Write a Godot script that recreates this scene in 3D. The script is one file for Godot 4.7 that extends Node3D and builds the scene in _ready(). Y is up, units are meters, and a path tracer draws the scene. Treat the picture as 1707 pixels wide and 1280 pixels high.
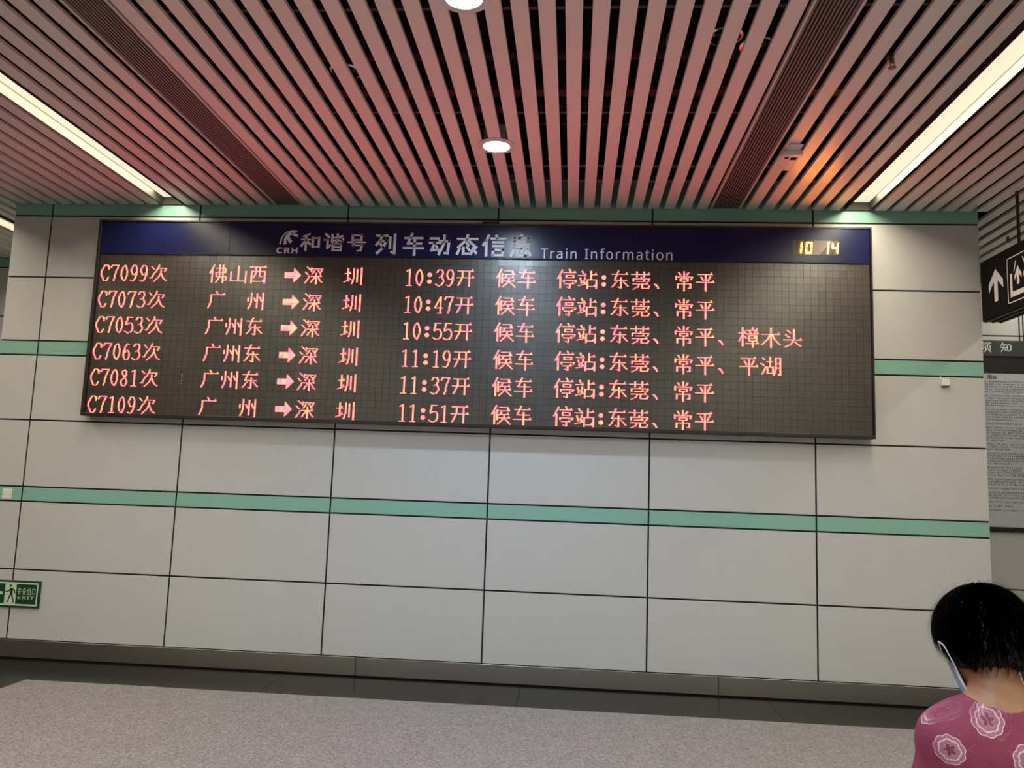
extends Node3D
# A railway concourse: a slatted ceiling, a panelled wall block with a red LED train board, and a traveller seen from behind.
# x runs along the board wall, y is up from the floor, z comes out of the wall towards the camera.

const CEIL := 4.129            # underside of the slats
const SLAB := 5.0              # underside of the concrete above them
const PITCH := 0.1415
const SLAT_W := 0.0915
const REAR := 12.0
const SIDE := 9.0
const RECESS := -1.9           # wall behind the board wall
const LED_X := -3.632          # left edge of the LED field
const LED_Y := 3.6263          # its top edge
const DOT := 0.00762
const LED_Z := 0.100
const COLS := [-4.585, -4.212, -2.774, -1.378, 0.0, 1.374, 2.76, 4.153]
const ROWS := [0.16, 0.764, 1.363, 1.494, 2.095, 2.694, 2.827, 3.427, 4.018, 4.45]
const GREEN_ROWS := [2, 5, 8]

var M := {}
var names := {}
var rng := RandomNumberGenerator.new()

# one stroke is a list of x,y points joined by «-»; strokes are separated by blanks; the em square is 24 by 24, y down
const GLYPHS := {
	"次": "3,4-6,7 2,18-4,18-7,11 12,2-11,6-8,11 11,6-21,6-19,10 15,8-15,12-12,17-7,22 15,12-18,18-22,21",
	"佛": "6,1-4,6-1,11 4,8-4,22 9,5-20,5-20,10-9,10-9,15-21,15-21,19-18,20 13,1-13,16-9,22 17,1-17,22",
	"山": "12,2-12,20 3,9-3,20-21,20 21,8-21,22",
	"西": "2,3-22,3 4,8-4,22 4,8-20,8-20,22 9,3-9,11-6,16 14,3-14,14-18,14 4,20-20,20",
	"广": "11,1-13,4 5,5-22,5 5,5-5,13-2,21",
	"州": "6,2-6,13-3,21 13,3-13,20 20,2-20,22 2,8-2,12 9,8-11,12 16,7-18,12",
	"东": "3,5-21,5 10,1-6,12-20,12 13,9-13,21-10,20 8,14-3,20 16,14-21,19",
	"深": "4,2-7,5 2,8-5,11 2,21-7,13 9,3-9,7 9,4-22,4-20,8 13,6-10,10 17,6-20,10 9,13-22,13 15,9-15,22 14,13-9,20 16,13-22,20",
	"圳": "2,9-9,9 5,3-5,18 1,19-9,16 12,3-12,13-10,21 16,4-16,19 21,2-21,22",
	"开": "3,4-21,4 2,12-22,12 8,4-8,12-3,21 16,4-16,22",
	"候": "6,1-4,6-1,11 4,8-4,22 7,6-7,17 10,3-19,3-19,7 9,7-22,7 12,8-9,12 11,11-21,11 8,15-22,15 15,11-15,15-8,22 16,16-22,22",
	"车": "3,5-21,5 10,1-6,11-20,11 2,16-22,16 13,8-13,23",
	"停": "6,1-4,6-1,11 4,8-4,22 14,0-16,3 8,4-22,4 11,7-19,7-19,10-11,10-11,7 8,15-8,13-22,13-21,15 10,17-20,17 15,17-15,22-12,21",
	"站": "5,2-6,5 1,7-10,7 3,10-4,16 8,9-7,16 1,19-10,17 15,2-15,12 15,6-22,6 11,12-21,12-21,22 11,12-11,22 11,20-21,20",
	"莞": "1,5-22,5 7,2-7,8 15,2-15,8 12,8-12,10 3,10-3,13 3,10-21,10-20,13 7,13-17,13 3,16-20,16 9,16-8,20-3,22 13,16-13,21-20,21-21,18",
	"、": "3,16-6,19 4,16-7,20 5,17-7,21",
	"常": "12,1-12,6 6,2-8,5 17,2-15,5 3,6-3,10 3,7-21,7-20,10 8,9-16,9-16,12-8,12-8,9 5,15-5,20 5,15-19,15-19,20-17,20 12,12-12,23",
	"平": "4,4-20,4 7,7-9,11 17,6-15,11 2,13-22,13 12,4-12,23",
	"樟": "1,7-9,7 5,1-5,22 5,8-1,16 6,10-9,13 16,1-16,3 10,4-22,4 13,5-14,8 19,5-18,8 9,8-23,8 12,10-20,10-20,16-12,16-12,10 12,13-20,13 9,19-23,19 16,16-16,23",
	"木": "2,8-22,8 12,1-12,23 11,8-8,14-2,20 13,8-17,15-22,20",
	"头": "6,3-9,6 4,8-8,11 2,14-22,14 13,2-13,14-9,19-3,22 14,16-20,21",
	"湖": "3,3-5,5 1,9-4,11 2,21-6,13 8,7-14,7 11,2-11,13 8,13-14,13-14,20-8,20-8,13 17,3-17,15-15,22 17,3-22,3-22,22-20,21 17,9-22,9 17,14-22,14",
	"和": "10,2-3,5 1,9-11,9 6,4-6,22 6,10-1,17 7,11-11,15 14,7-21,7-21,18-14,18-14,7",
	"谐": "3,2-6,5 1,9-5,9-5,19-8,16 10,3-10,11-14,9 10,6-14,6 21,4-16,7 16,2-16,10-22,10-22,8 15,11-14,14 11,14-20,14-20,22-11,22-11,14 11,18-20,18",
	"号": "7,2-17,2-17,8-7,8-7,2 2,11-22,11 9,11-8,15-18,15-17,21-13,22",
	"列": "2,3-13,3 7,3-6,8-2,13 6,9-12,9-9,16-3,22 6,12-8,15 16,5-16,16 21,2-21,22-18,21",
	"动": "2,5-10,5 1,10-12,10 6,10-3,18-10,17 8,14-11,19 11,8-21,8-20,21-17,21 16,2-16,10-11,22",
	"态": "2,5-22,5 12,1-11,6-3,14 12,6-21,14 11,9-13,12 4,16-2,21 8,15-8,21-16,21-17,18 12,14-14,17 18,15-21,20",
	"信": "6,1-4,6-1,11 4,8-4,22 14,1-15,3 9,4-23,4 11,8-21,8 11,12-21,12 11,16-21,16-21,22-11,22-11,16",
	"息": "12,0-10,3 5,3-19,3-19,14-5,14-5,3 5,7-19,7 5,10-19,10 4,17-2,22 8,16-8,22-16,22-17,19 12,15-13,18 18,16-21,21",
	"安": "12,1-12,4 3,5-3,8 3,5-21,5-20,8 2,13-22,13 11,7-7,15-18,22 17,13-13,18-4,22",
	"全": "12,1-2,11 12,1-22,11 6,12-18,12 5,17-19,17 2,22-22,22 12,12-12,22",
	"出": "12,1-12,21 4,4-4,10-20,10 20,4-20,11 3,14-3,22-21,22 21,14-21,23",
	"口": "4,4-20,4-20,20-4,20-4,4",
	"须": "8,2-2,7 9,7-2,13 9,13-1,21 11,3-22,3 16,3-15,6 12,7-12,17 12,7-21,7-21,17 16,9-16,14-10,22 17,17-22,22",
	"知": "5,2-2,8 4,6-11,6 1,12-12,12 7,6-7,12-2,21 7,14-11,19 14,6-21,6-21,19-14,19-14,6",
	"0": "6,3-3,6-2,11-2,14-3,19-6,22-8,19-9,14-9,11-8,6-6,3",
	"1": "3,5-6,3-6,21 3,22-9,22",
	"3": "2,6-4,3-8,3-9,6-8,11-5,12 8,12-10,16-8,21-4,22-1,20",
	"4": "8,21-8,3-1,16-11,16 5,22-10,22",
	"5": "10,3-3,3-2,12-5,10-8,10-10,13-10,17-8,21-4,22-1,20",
	"6": "9,4-6,3-3,7-2,13-2,17-4,22-7,22-9,18-9,15-7,11-5,11-2,15",
	"7": "1,6-2,3-10,3-7,11-5,22",
	"8": "6,3-3,5-3,8-6,12-9,16-9,19-7,22-4,22-2,19-2,16-6,12-8,8-8,5-6,3",
	"9": "9,10-7,14-4,14-2,10-2,7-4,3-7,3-9,7-9,13-8,18-5,22-2,21",
	"C": "10,8-10,4 10,6-8,3-5,3-3,6-1,11-1,15-3,19-5,22-8,22-10,18",
}


func _ready() -> void:
	rng.seed = 7
	# ---- camera
	var cam := Camera3D.new()
	cam.name = "camera"
	cam.fov = 50.981
	cam.near = 0.05
	cam.far = 200.0
	cam.position = Vector3(0.718, 1.669, 6.972)
	cam.rotation_degrees = Vector3(7.0697, 4.4495, 2.0066)
	add_child(cam)
	cam.current = true
	# ---- surroundings
	var env := Environment.new()
	env.background_mode = Environment.BG_COLOR
	env.background_color = Color(0, 0, 0)
	env.tonemap_mode = Environment.TONE_MAPPER_LINEAR
	env.tonemap_exposure = 1.0
	env.sdfgi_enabled = true
	env.ssao_enabled = true
	env.ssil_enabled = true
	var we := WorldEnvironment.new()
	we.name = "surroundings"
	we.environment = env
	add_child(we)
	# ---- large area lights: fluorescent troughs, downlights, the LED field, the clock
	light_plan()
	make_materials()
	build_floor()
	build_walls()
	build_ceiling()
	build_baseboard()
	build_display()
	build_light_fittings()
	build_diffusers()
	build_plenum()
	build_hanging_sign()
	build_notice_board()
	build_exit_sign()
	build_small_things()
	build_person()


# ------------------------------------------------------------------ light
const STRIPS := [[-3.035, 0.19, 0.02, 11.9], [3.13, 0.20, 0.02, 11.9], [-5.13, 0.18, -1.86, 11.9], [5.49, 0.20, -1.86, 11.9]]  # the last trough is unseen, added to brighten the right recess
const DOWNLIGHTS := [1.346, 3.166, 4.986, 6.806, 8.626, 10.446]
const STRIP_ENERGY := 20.5       # per strip
const DOWN_ENERGY := 5.3        # per downlight
const LED_ENERGY := 3.0
const CLOCK_ENERGY := 0.30


func area(parent: Node, called: String, at: Vector3, size: Vector2, turn: Vector3, tint: Color, energy: float) -> void:
	var l := AreaLight3D.new()
	l.name = called
	l.area_size = size
	l.area_normalize_energy = true
	l.light_color = tint
	l.light_energy = energy
	l.area_range = 40.0
	l.area_attenuation = 2.0
	l.shadow_enabled = true
	parent.add_child(l, true)
	l.position = at
	l.rotation_degrees = turn


func light_plan() -> void:
	for s in STRIPS:
		var len: float = s[3] - s[2] - 0.16
		area(self, "trough_area", Vector3(s[0], CEIL + 0.0745, (s[2] + s[3]) / 2.0 + 0.08), Vector2(s[1] - 0.02, len - 0.02), Vector3(-90, 0, 0), Color(1.0, 0.955, 0.835) if s[0] < 5.0 else Color(1.0, 0.97, 0.88), STRIP_ENERGY * (1.0 if s[0] < 5.0 else 0.75))
	for z in DOWNLIGHTS:
		area(self, "downlight_area", Vector3(0.105, CEIL + 0.024, z), Vector2(0.13, 0.13), Vector3(-90, 0, 0), Color(0.84, 0.93, 1.0), DOWN_ENERGY)
	area(self, "led_area", Vector3(LED_X + 448 * DOT, LED_Y - 96 * DOT, LED_Z + 0.02), Vector2(896 * DOT, 192 * DOT), Vector3(0, 180, 0), Color(1.0, 0.25, 0.34), LED_ENERGY)
	area(self, "clock_area", Vector3(2.75, 3.76, 0.135), Vector2(0.36, 0.11), Vector3(0, 180, 0), Color(1.0, 0.55, 0.10), CLOCK_ENERGY)


# ------------------------------------------------------------------ helpers
func numbered(called: String) -> String:
	if not names.has(called):
		names[called] = 0
		return called
	names[called] += 1
	return "%s_%03d" % [called, names[called]]


func thing(called: String, label: String, category: String, at := Vector3.ZERO, group := "") -> Node3D:
	var o := Node3D.new()
	o.name = numbered(called)
	add_child(o)
	o.position = at
	o.set_meta("label", label)
	o.set_meta("category", category)
	if group:
		o.set_meta("group", group)
	return o


func structure(called: String, label := "") -> Node3D:
	var o := Node3D.new()
	o.name = numbered(called)
	add_child(o)
	o.set_meta("kind", "structure")
	if label:
		o.set_meta("label", label)
	return o


func put(called: String, mesh: Mesh, mat: Material, parent: Node, at := Vector3.ZERO, turn := Vector3.ZERO) -> MeshInstance3D:
	var o := MeshInstance3D.new()
	o.name = called
	o.mesh = mesh
	if mat:
		o.material_override = mat
	parent.add_child(o, true)
	o.position = at
	o.rotation = turn
	return o


func st_new() -> SurfaceTool:
	var st := SurfaceTool.new()
	st.begin(Mesh.PRIMITIVE_TRIANGLES)
	st.set_smooth_group(-1)
	return st


func st_done(st: SurfaceTool) -> ArrayMesh:
	st.generate_normals()
	return st.commit()


func tri(st: SurfaceTool, a: Vector3, b: Vector3, c: Vector3) -> void:
	st.add_vertex(a)
	st.add_vertex(b)
	st.add_vertex(c)


# a b c d run clockwise seen from the front
func quad(st: SurfaceTool, a: Vector3, b: Vector3, c: Vector3, d: Vector3) -> void:
	tri(st, a, b, c)
	tri(st, a, c, d)


func add_box(st: SurfaceTool, lo: Vector3, hi: Vector3) -> void:
	var p := []
	for i in 8:
		p.append(Vector3(hi.x if i & 1 else lo.x, hi.y if i & 2 else lo.y, hi.z if i & 4 else lo.z))
	quad(st, p[6], p[7], p[5], p[4])
	quad(st, p[3], p[2], p[0], p[1])
	quad(st, p[7], p[3], p[1], p[5])
	quad(st, p[2], p[6], p[4], p[0])
	quad(st, p[2], p[3], p[7], p[6])
	quad(st, p[4], p[5], p[1], p[0])


func box(size: Vector3) -> ArrayMesh:
	var st := st_new()
	add_box(st, -size / 2, size / 2)
	return st_done(st)


# a box with chamfered edges, centred
func bevel(size: Vector3, b: float) -> ArrayMesh:
	var st := st_new()
	var h := size / 2
	var face := func(n: Vector3, u: Vector3, v: Vector3) -> void:
		var hn := absf(n.dot(h))
		var hu := absf(u.dot(h)) - b
		var hv := absf(v.dot(h)) - b
		quad(st, n * hn - u * hu + v * hv, n * hn + u * hu + v * hv, n * hn + u * hu - v * hv, n * hn - u * hu - v * hv)
		# two of the chamfers round this face (each edge is made once)
		var hu2 := absf(u.dot(h))
		var hv2 := absf(v.dot(h))
		quad(st, n * (hn - b) - u * hu + v * hv2, n * (hn - b) + u * hu + v * hv2, n * hn + u * hu + v * hv, n * hn - u * hu + v * hv)
		quad(st, n * hn - u * hu - v * hv, n * hn + u * hu - v * hv, n * (hn - b) + u * hu - v * hv2, n * (hn - b) - u * hu - v * hv2)
		var _w := hu2
	face.call(Vector3.BACK, Vector3.RIGHT, Vector3.UP)
	face.call(Vector3.FORWARD, Vector3.LEFT, Vector3.UP)
	face.call(Vector3.RIGHT, Vector3.UP, Vector3.BACK)
	face.call(Vector3.LEFT, Vector3.UP, Vector3.FORWARD)
	face.call(Vector3.UP, Vector3.BACK, Vector3.RIGHT)
	face.call(Vector3.DOWN, Vector3.BACK, Vector3.LEFT)
	for sx in [-1, 1]:
		for sy in [-1, 1]:
			for sz in [-1, 1]:
				var s := Vector3(sx, sy, sz)
				var a := s * (h - Vector3(0, b, b))
				var c := s * (h - Vector3(b, 0, b))
				var d := s * (h - Vector3(b, b, 0))
				if sx * sy * sz > 0:
					tri(st, a, d, c)
				else:
					tri(st, a, c, d)
	return st_done(st)


func lathe(profile: Array, n := 24) -> ArrayMesh:   # profile of (radius, y) from bottom to top on the outside
	var st := SurfaceTool.new()
	st.begin(Mesh.PRIMITIVE_TRIANGLES)
	st.set_smooth_group(-1)
	for i in profile.size() - 1:
		var p: Vector2 = profile[i]
		var q: Vector2 = profile[i + 1]
		for k in n:
			var a := TAU * k / n
			var b := TAU * (k + 1) / n
			var pa := Vector3(p.x * cos(a), p.y, p.x * sin(a))
			var pb := Vector3(p.x * cos(b), p.y, p.x * sin(b))
			var qa := Vector3(q.x * cos(a), q.y, q.x * sin(a))
			var qb := Vector3(q.x * cos(b), q.y, q.x * sin(b))
			if q.x > 1e-5:
				tri(st, pa, qb, qa)
			if p.x > 1e-5:
				tri(st, pa, pb, qb)
	return st_done(st)


func tube(points: Array, r: float, n := 8, taper := 1.0) -> ArrayMesh:
	var st := SurfaceTool.new()
	st.begin(Mesh.PRIMITIVE_TRIANGLES)
	add_tube(st, points, r, n, taper)
	st.generate_normals()
	return st.commit()


func add_tube(st: SurfaceTool, points: Array, r: float, n := 8, taper := 1.0) -> void:
	st.set_smooth_group(0)
	var rings := []
	for i in points.size():
		var d: Vector3 = (points[mini(i + 1, points.size() - 1)] - points[maxi(i - 1, 0)]).normalized()
		var u := d.cross(Vector3.UP if absf(d.y) < 0.9 else Vector3.RIGHT).normalized()
		var v := d.cross(u)
		var rr := r * lerpf(1.0, taper, float(i) / maxf(1, points.size() - 1))
		var ring := []
		for k in n:
			ring.append(points[i] + (u * cos(TAU * k / n) + v * sin(TAU * k / n)) * rr)
		rings.append(ring)
	for i in rings.size() - 1:
		for k in n:
			var l := (k + 1) % n
			tri(st, rings[i][k], rings[i][l], rings[i + 1][l])
			tri(st, rings[i][k], rings[i + 1][l], rings[i + 1][k])
	st.set_smooth_group(-1)
	for k in n - 2:
		tri(st, rings[0][0], rings[0][k + 2], rings[0][k + 1])
		tri(st, rings[-1][0], rings[-1][k + 1], rings[-1][k + 2])


func flat_poly(st: SurfaceTool, pts: PackedVector2Array, z: float) -> void:
	var ix := Geometry2D.triangulate_polygon(pts)
	for i in range(0, ix.size(), 3):
		var a := pts[ix[i]]
		var b := pts[ix[i + 1]]
		var c := pts[ix[i + 2]]
		if (b - a).cross(c - a) > 0:
			var t := b
			b = c
			c = t
		tri(st, Vector3(a.x, a.y, z), Vector3(b.x, b.y, z), Vector3(c.x, c.y, z))


func plate(pts: PackedVector2Array, t: float) -> ArrayMesh:   # an outline with thickness, front at z = t
	var st := st_new()
	flat_poly(st, pts, t)
	var ccw := not Geometry2D.is_polygon_clockwise(pts)
	for i in pts.size():
		var a := pts[i]
		var b := pts[(i + 1) % pts.size()]
		if not ccw:
			var s := a
			a = b
			b = s
		quad(st, Vector3(a.x, a.y, t), Vector3(b.x, b.y, t), Vector3(b.x, b.y, 0), Vector3(a.x, a.y, 0))
	return st_done(st)


func strokes(ch: String) -> Array:
	var out := []
	for s in String(GLYPHS[ch]).split(" ", false):
		var line := []
		for p in s.split("-"):
			var xy := p.split(",")
			line.append(Vector2(float(xy[0]), float(xy[1])))
		out.append(line)
	return out


# a written character as flat print: size is (width, height) of the em square, origin at its lower left
func glyph(ch: String, size: Vector2, pen: float, thin := 1.0) -> ArrayMesh:
	var st := st_new()
	for line in strokes(ch):
		for i in line.size() - 1:
			var a := Vector2(line[i].x / 24.0 * size.x, (1.0 - line[i].y / 24.0) * size.y)
			var b := Vector2(line[i + 1].x / 24.0 * size.x, (1.0 - line[i + 1].y / 24.0) * size.y)
			var d := (b - a).normalized()
			var w := pen * (thin if absf(d.x) > 0.9 else 1.0) * 0.5
			var n := Vector2(-d.y, d.x) * w
			a -= d * w
			b += d * w
			quad(st, v3(a + n), v3(b + n), v3(b - n), v3(a - n))
	return st_done(st)


func v3(p: Vector2, z := 0.0) -> Vector3:
	return Vector3(p.x, p.y, z)


func words(text: String, font_name: String, weight: int, spacing: int, height: float, width: float) -> ArrayMesh:
	var sys := SystemFont.new()
	sys.font_names = PackedStringArray([font_name])
	sys.font_weight = weight
	var fv := FontVariation.new()
	fv.base_font = sys
	fv.spacing_glyph = spacing
	var tm := TextMesh.new()
	tm.text = text
	tm.font = fv
	tm.font_size = 64
	tm.pixel_size = 0.01
	tm.depth = 0.004
	var box_ := tm.get_aabb()
	var out := ArrayMesh.new()
	for n in tm.get_surface_count():
		var arr := tm.surface_get_arrays(n)
		var vs: PackedVector3Array = arr[Mesh.ARRAY_VERTEX]
		for i in vs.size():
			vs[i] = Vector3((vs[i].x - box_.position.x) / box_.size.x * width, (vs[i].y - box_.position.y) / box_.size.y * height, vs[i].z * 0.3)
		arr[Mesh.ARRAY_VERTEX] = vs
		out.add_surface_from_arrays(Mesh.PRIMITIVE_TRIANGLES, arr)
	return out


# ------------------------------------------------------------------ materials
func mat(called: String, c: Color, rough := 0.6, metal := 0.0) -> StandardMaterial3D:
	var m := StandardMaterial3D.new()
	m.resource_name = called
	m.albedo_color = c
	m.roughness = rough
	m.metallic = metal
	M[called] = m
	return m


func rgb8(r: float, g: float, b: float) -> Color:
	return Color(r / 255.0, g / 255.0, b / 255.0)


func noise_tex(freq: float, lo: Color, hi: Color, size := 512, octaves := 4) -> NoiseTexture2D:
	var n := FastNoiseLite.new()
	n.seed = 11
	n.frequency = freq
	n.fractal_octaves = octaves
	var t := NoiseTexture2D.new()
	t.width = size
	t.height = size
	t.seamless = true
	t.noise = n
	var g := Gradient.new()
	g.set_color(0, lo)
	g.set_color(1, hi)
	t.color_ramp = g
	return t


func glow(called: String, c: Color, energy: float) -> StandardMaterial3D:
	var m := mat(called, Color(0.9, 0.9, 0.9), 0.4)
	m.emission_enabled = true
	m.emission = c
	m.emission_energy_multiplier = energy
	return m


func make_materials() -> void:
	var p := mat("panel_cream", rgb8(194, 193, 193), 0.42)
	p.albedo_texture = noise_tex(0.012, Color(0.985, 0.985, 0.985), Color(1, 1, 1))
	p.uv1_triplanar = true
	p.uv1_world_triplanar = true
	p.uv1_scale = Vector3(0.5, 0.5, 0.5)
	var g := mat("panel_green", rgb8(134, 182, 168), 0.4)
	g.albedo_texture = p.albedo_texture
	g.uv1_triplanar = true
	g.uv1_world_triplanar = true
	g.uv1_scale = Vector3(0.5, 0.5, 0.5)
	mat("joint_black", rgb8(14, 14, 16), 0.8)
	mat("plaster", rgb8(206, 204, 200), 0.8)
	mat("slat", rgb8(224, 217, 211), 0.34)
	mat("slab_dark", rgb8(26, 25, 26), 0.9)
	mat("rail_dark", rgb8(40, 38, 40), 0.6)
	mat("blade", rgb8(120, 112, 108), 0.5)
	mat("rail_light", rgb8(205, 200, 194), 0.4)
	mat("steel", rgb8(152, 148, 145), 0.40, 1.0)
	mat("can_steel", rgb8(210, 208, 206), 0.12, 1.0)
	mat("frame_dark", rgb8(38, 34, 33), 0.38)
	mat("frame_edge", rgb8(88, 82, 78), 0.35, 0.6)
	mat("header_blue", rgb8(20, 25, 70), 0.27).metallic_specular = 0.38
	mat("letter_white", rgb8(232, 232, 242), 0.62)
	mat("black_gloss", rgb8(15, 15, 18), 0.55).metallic_specular = 0.2
	mat("black_matte", rgb8(20, 20, 22), 0.7)
	mat("grey_header", rgb8(58, 62, 64), 0.4)
	mat("print_white", rgb8(225, 224, 226), 0.5)
	mat("print_black", rgb8(24, 24, 26), 0.6)
	mat("sign_green", rgb8(5, 60, 38), 0.5)
	mat("sign_pale", rgb8(196, 212, 184), 0.5)
	mat("plastic_white", rgb8(226, 222, 214), 0.45)
	mat("brass", rgb8(120, 92, 60), 0.35, 1.0)
	mat("white_paint", rgb8(214, 212, 210), 0.4)
	mat("trough_grey", rgb8(54, 52, 45), 0.7)
	mat("cable_grey", rgb8(150, 146, 144), 0.5)
	mat("duct_brown", rgb8(92, 60, 56), 0.45)
	mat("red_paint", rgb8(74, 30, 28), 0.5)
	var tg := glow("tube_light_glow", Color(1.0, 0.975, 0.845), 0.86)
	tg.albedo_color = Color(0.45, 0.45, 0.42)
	glow("downlight_glow", Color(0.95, 0.98, 1.0), 3.0)
	glow("clock_segment_glow", Color(1.0, 0.66, 0.08), 4.0)
	mat("clock_segment_off", rgb8(112, 58, 26), 0.4)
	mat("clock_window", rgb8(52, 30, 18), 0.3)
	mat("clock_film", rgb8(150, 128, 124), 0.4)
	var gr := mat("granite", rgb8(30, 28, 28), 0.22)
	gr.metallic_specular = 0.32
	gr.albedo_texture = noise_tex(0.12, Color(0.7, 0.7, 0.7), Color(1, 1, 1), 512, 5)
	gr.uv1_triplanar = true
	gr.uv1_world_triplanar = true
	gr.uv1_scale = Vector3(2, 2, 2)
	var te := mat("terrazzo", Color(1, 1, 1), 0.5)
	te.albedo_texture = terrazzo()
	te.uv1_triplanar = true
	te.uv1_world_triplanar = true
	te.uv1_scale = Vector3(0.62, 0.62, 0.62)
	mat("skin", rgb8(162, 114, 82), 0.5)
	mat("eye_white", rgb8(230, 226, 222), 0.3)
	mat("iris", rgb8(40, 26, 20), 0.2)
	var hair := mat("hair", rgb8(14, 12, 12), 0.55)
	hair.rim_enabled = false
	mat("trousers", rgb8(34, 34, 40), 0.8)
	mat("shoe", rgb8(30, 28, 28), 0.5)
	mat("mask_blue", rgb8(150, 168, 200), 0.8)
	mat("mask_white", rgb8(222, 214, 212), 0.7)
	var bl := mat("blouse", Color(1, 1, 1), 0.75)
	bl.albedo_texture = blouse_print()
	bl.uv1_triplanar = true
	bl.uv1_scale = Vector3(2.4, 2.4, 2.4)
	bl.uv1_offset = Vector3(0.512, -0.10, 0.5)
	bl.uv1_triplanar_sharpness = 4.0


func terrazzo() -> ImageTexture:
	var n := 1024
	var im := Image.create(n, n, false, Image.FORMAT_RGB8)
	var data := PackedByteArray()
	data.resize(n * n * 3)
	var r := RandomNumberGenerator.new()
	r.seed = 3
	var big := FastNoiseLite.new()
	big.seed = 5
	big.frequency = 0.006
	big.fractal_octaves = 3
	var fine := FastNoiseLite.new()
	fine.seed = 6
	fine.noise_type = FastNoiseLite.TYPE_CELLULAR
	fine.cellular_return_type = FastNoiseLite.RETURN_CELL_VALUE
	fine.frequency = 0.14
	for y in n:
		for x in n:
			var v := 0.515 + 0.02 * big.get_noise_2d(x, y) + 0.14 * fine.get_noise_2d(x, y) + 0.10 * (r.randf() - 0.5)
			var chip := fine.get_noise_2d(x + 4000, y)
			if chip > 0.90:
				v = 0.30
			elif chip < -0.90:
				v = 0.80
			var i := (y * n + x) * 3
			data[i] = clampi(int(v * 255.0 * 1.0), 0, 255)
			data[i + 1] = clampi(int(v * 255.0 * 0.965), 0, 255)
			data[i + 2] = clampi(int(v * 255.0 * 0.955), 0, 255)
	im.set_data(n, n, false, Image.FORMAT_RGB8, data)
	return ImageTexture.create_from_image(im)


# embroidered flowers on wine-pink cloth; half a metre of cloth a side
func blouse_print() -> ImageTexture:
	var n := 768
	var im := Image.create(n, n, false, Image.FORMAT_RGB8)
	var base := rgb8(132, 46, 72)
	var weave := FastNoiseLite.new()
	weave.seed = 9
	weave.frequency = 0.02
	for y in n:
		for x in n:
			var k := 1.0 + 0.07 * weave.get_noise_2d(x * 0.6, y * 2.0)
			im.set_pixel(x, y, Color(base.r * k, base.g * k, base.b * k))
	var r := RandomNumberGenerator.new()
	r.seed = 21
	for s in 260:   # loose light threads
		var p := Vector2(r.randf() * n, r.randf() * n)
		var d := Vector2.from_angle(r.randf() * TAU)
		var bend := r.randf_range(-0.12, 0.12)
		for i in r.randi_range(8, 26):
			im.set_pixel(posmod(int(p.x), n), posmod(int(p.y), n), rgb8(190, 112, 134))
			p += d
			d = d.rotated(bend)
	var flowers := [[Vector2(300, 175), 62, 0.3], [Vector2(432, 300), 64, 1.1], [Vector2(156, 300), 56, 2.0], [Vector2(152, 104), 24, 0.5], [Vector2(640, 150), 58, 0.8], [Vector2(330, 520), 62, 1.7], [Vector2(600, 540), 60, 0.1], [Vector2(90, 600), 58, 2.6]]
	for f in flowers:
		var c: Vector2 = f[0]
		var rad: float = f[1]
		for dy in range(-int(rad) - 6, int(rad) + 7):
			for dx in range(-int(rad) - 6, int(rad) + 7):
				var a := atan2(dy, dx) + float(f[2])
				var d := Vector2(dx, dy).length() / rad
				var outer := 0.90 + 0.09 * absf(sin(a * 4.5))
				var mid := 0.60 + 0.08 * absf(sin(a * 3.5 + 0.7))
				var inner := 0.20 + 0.22 * pow(absf(cos(a * 2.5)), 1.5)
				if d > outer:
					continue
				var col := rgb8(158, 98, 114)
				if d < inner:
					col = rgb8(116, 28, 50)
				elif absf(d - outer) < 0.06 or absf(d - mid) < 0.045 or absf(d - inner) < 0.02:
					col = rgb8(226, 186, 196)
				elif absf(sin(a * 9.0)) < 0.12:
					col = rgb8(200, 146, 160)
				im.set_pixel(posmod(int(c.x) + dx, n), posmod(int(c.y) + dy, n), col)
	return ImageTexture.create_from_image(im)


# ------------------------------------------------------------------ room
func build_floor() -> void:
	var fl := structure("floor")
	var st := st_new()
	add_box(st, Vector3(-SIDE - 0.3, -0.25, RECESS - 0.3), Vector3(SIDE + 0.3, -0.03, REAR + 0.3))
	put("screed", st_done(st), M.joint_black, fl)
	var t := Vector3(SIDE + 3.552 - 0.002, 0.03, REAR - 0.65 - 0.002)
	put("terrazzo", bevel(t, 0.001), M.terrazzo, fl, Vector3(-3.552, -0.015, 0.65) + Vector3(t.x / 2, 0, t.z / 2))
	# polished granite border along the wall, with a joint every 2 m
	var x := -9.662
	var joint := 0.002
	while x < SIDE:
		var lo := maxf(x, -SIDE)
		var hi := minf(x + 2.0, SIDE)
		if hi > -3.552:
			var l2 := maxf(lo, -3.552)
			var s2 := Vector3(hi - l2 - joint, 0.03, 0.65 - joint)
			put("granite_tile", bevel(s2, 0.001), M.granite, fl, Vector3((l2 + hi) / 2, -0.015, 0.325))
		if hi > 4.153:
			var l3 := maxf(lo, 4.153)
			put("granite_tile", bevel(Vector3(hi - l3 - joint, 0.03, -RECESS - joint), 0.001), M.granite, fl, Vector3((l3 + hi) / 2, -0.015, RECESS / 2))
		x += 2.0
	for k in 7:
		var z0 := RECESS + k * 2.0
		var z1 := minf(z0 + 2.0, REAR)
		put("granite_tile", bevel(Vector3(SIDE - 4.585 - joint, 0.03, z1 - z0 - joint), 0.001), M.granite, fl, Vector3((-SIDE - 4.585) / 2, -0.015, (z0 + z1) / 2))
		if z1 > 0.1:
			var za := maxf(z0, 0.0)
			put("granite_tile", bevel(Vector3(1.033 - joint, 0.03, z1 - za - joint), 0.001), M.granite, fl, Vector3((-4.585 - 3.552) / 2, -0.015, (za + z1) / 2))


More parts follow.
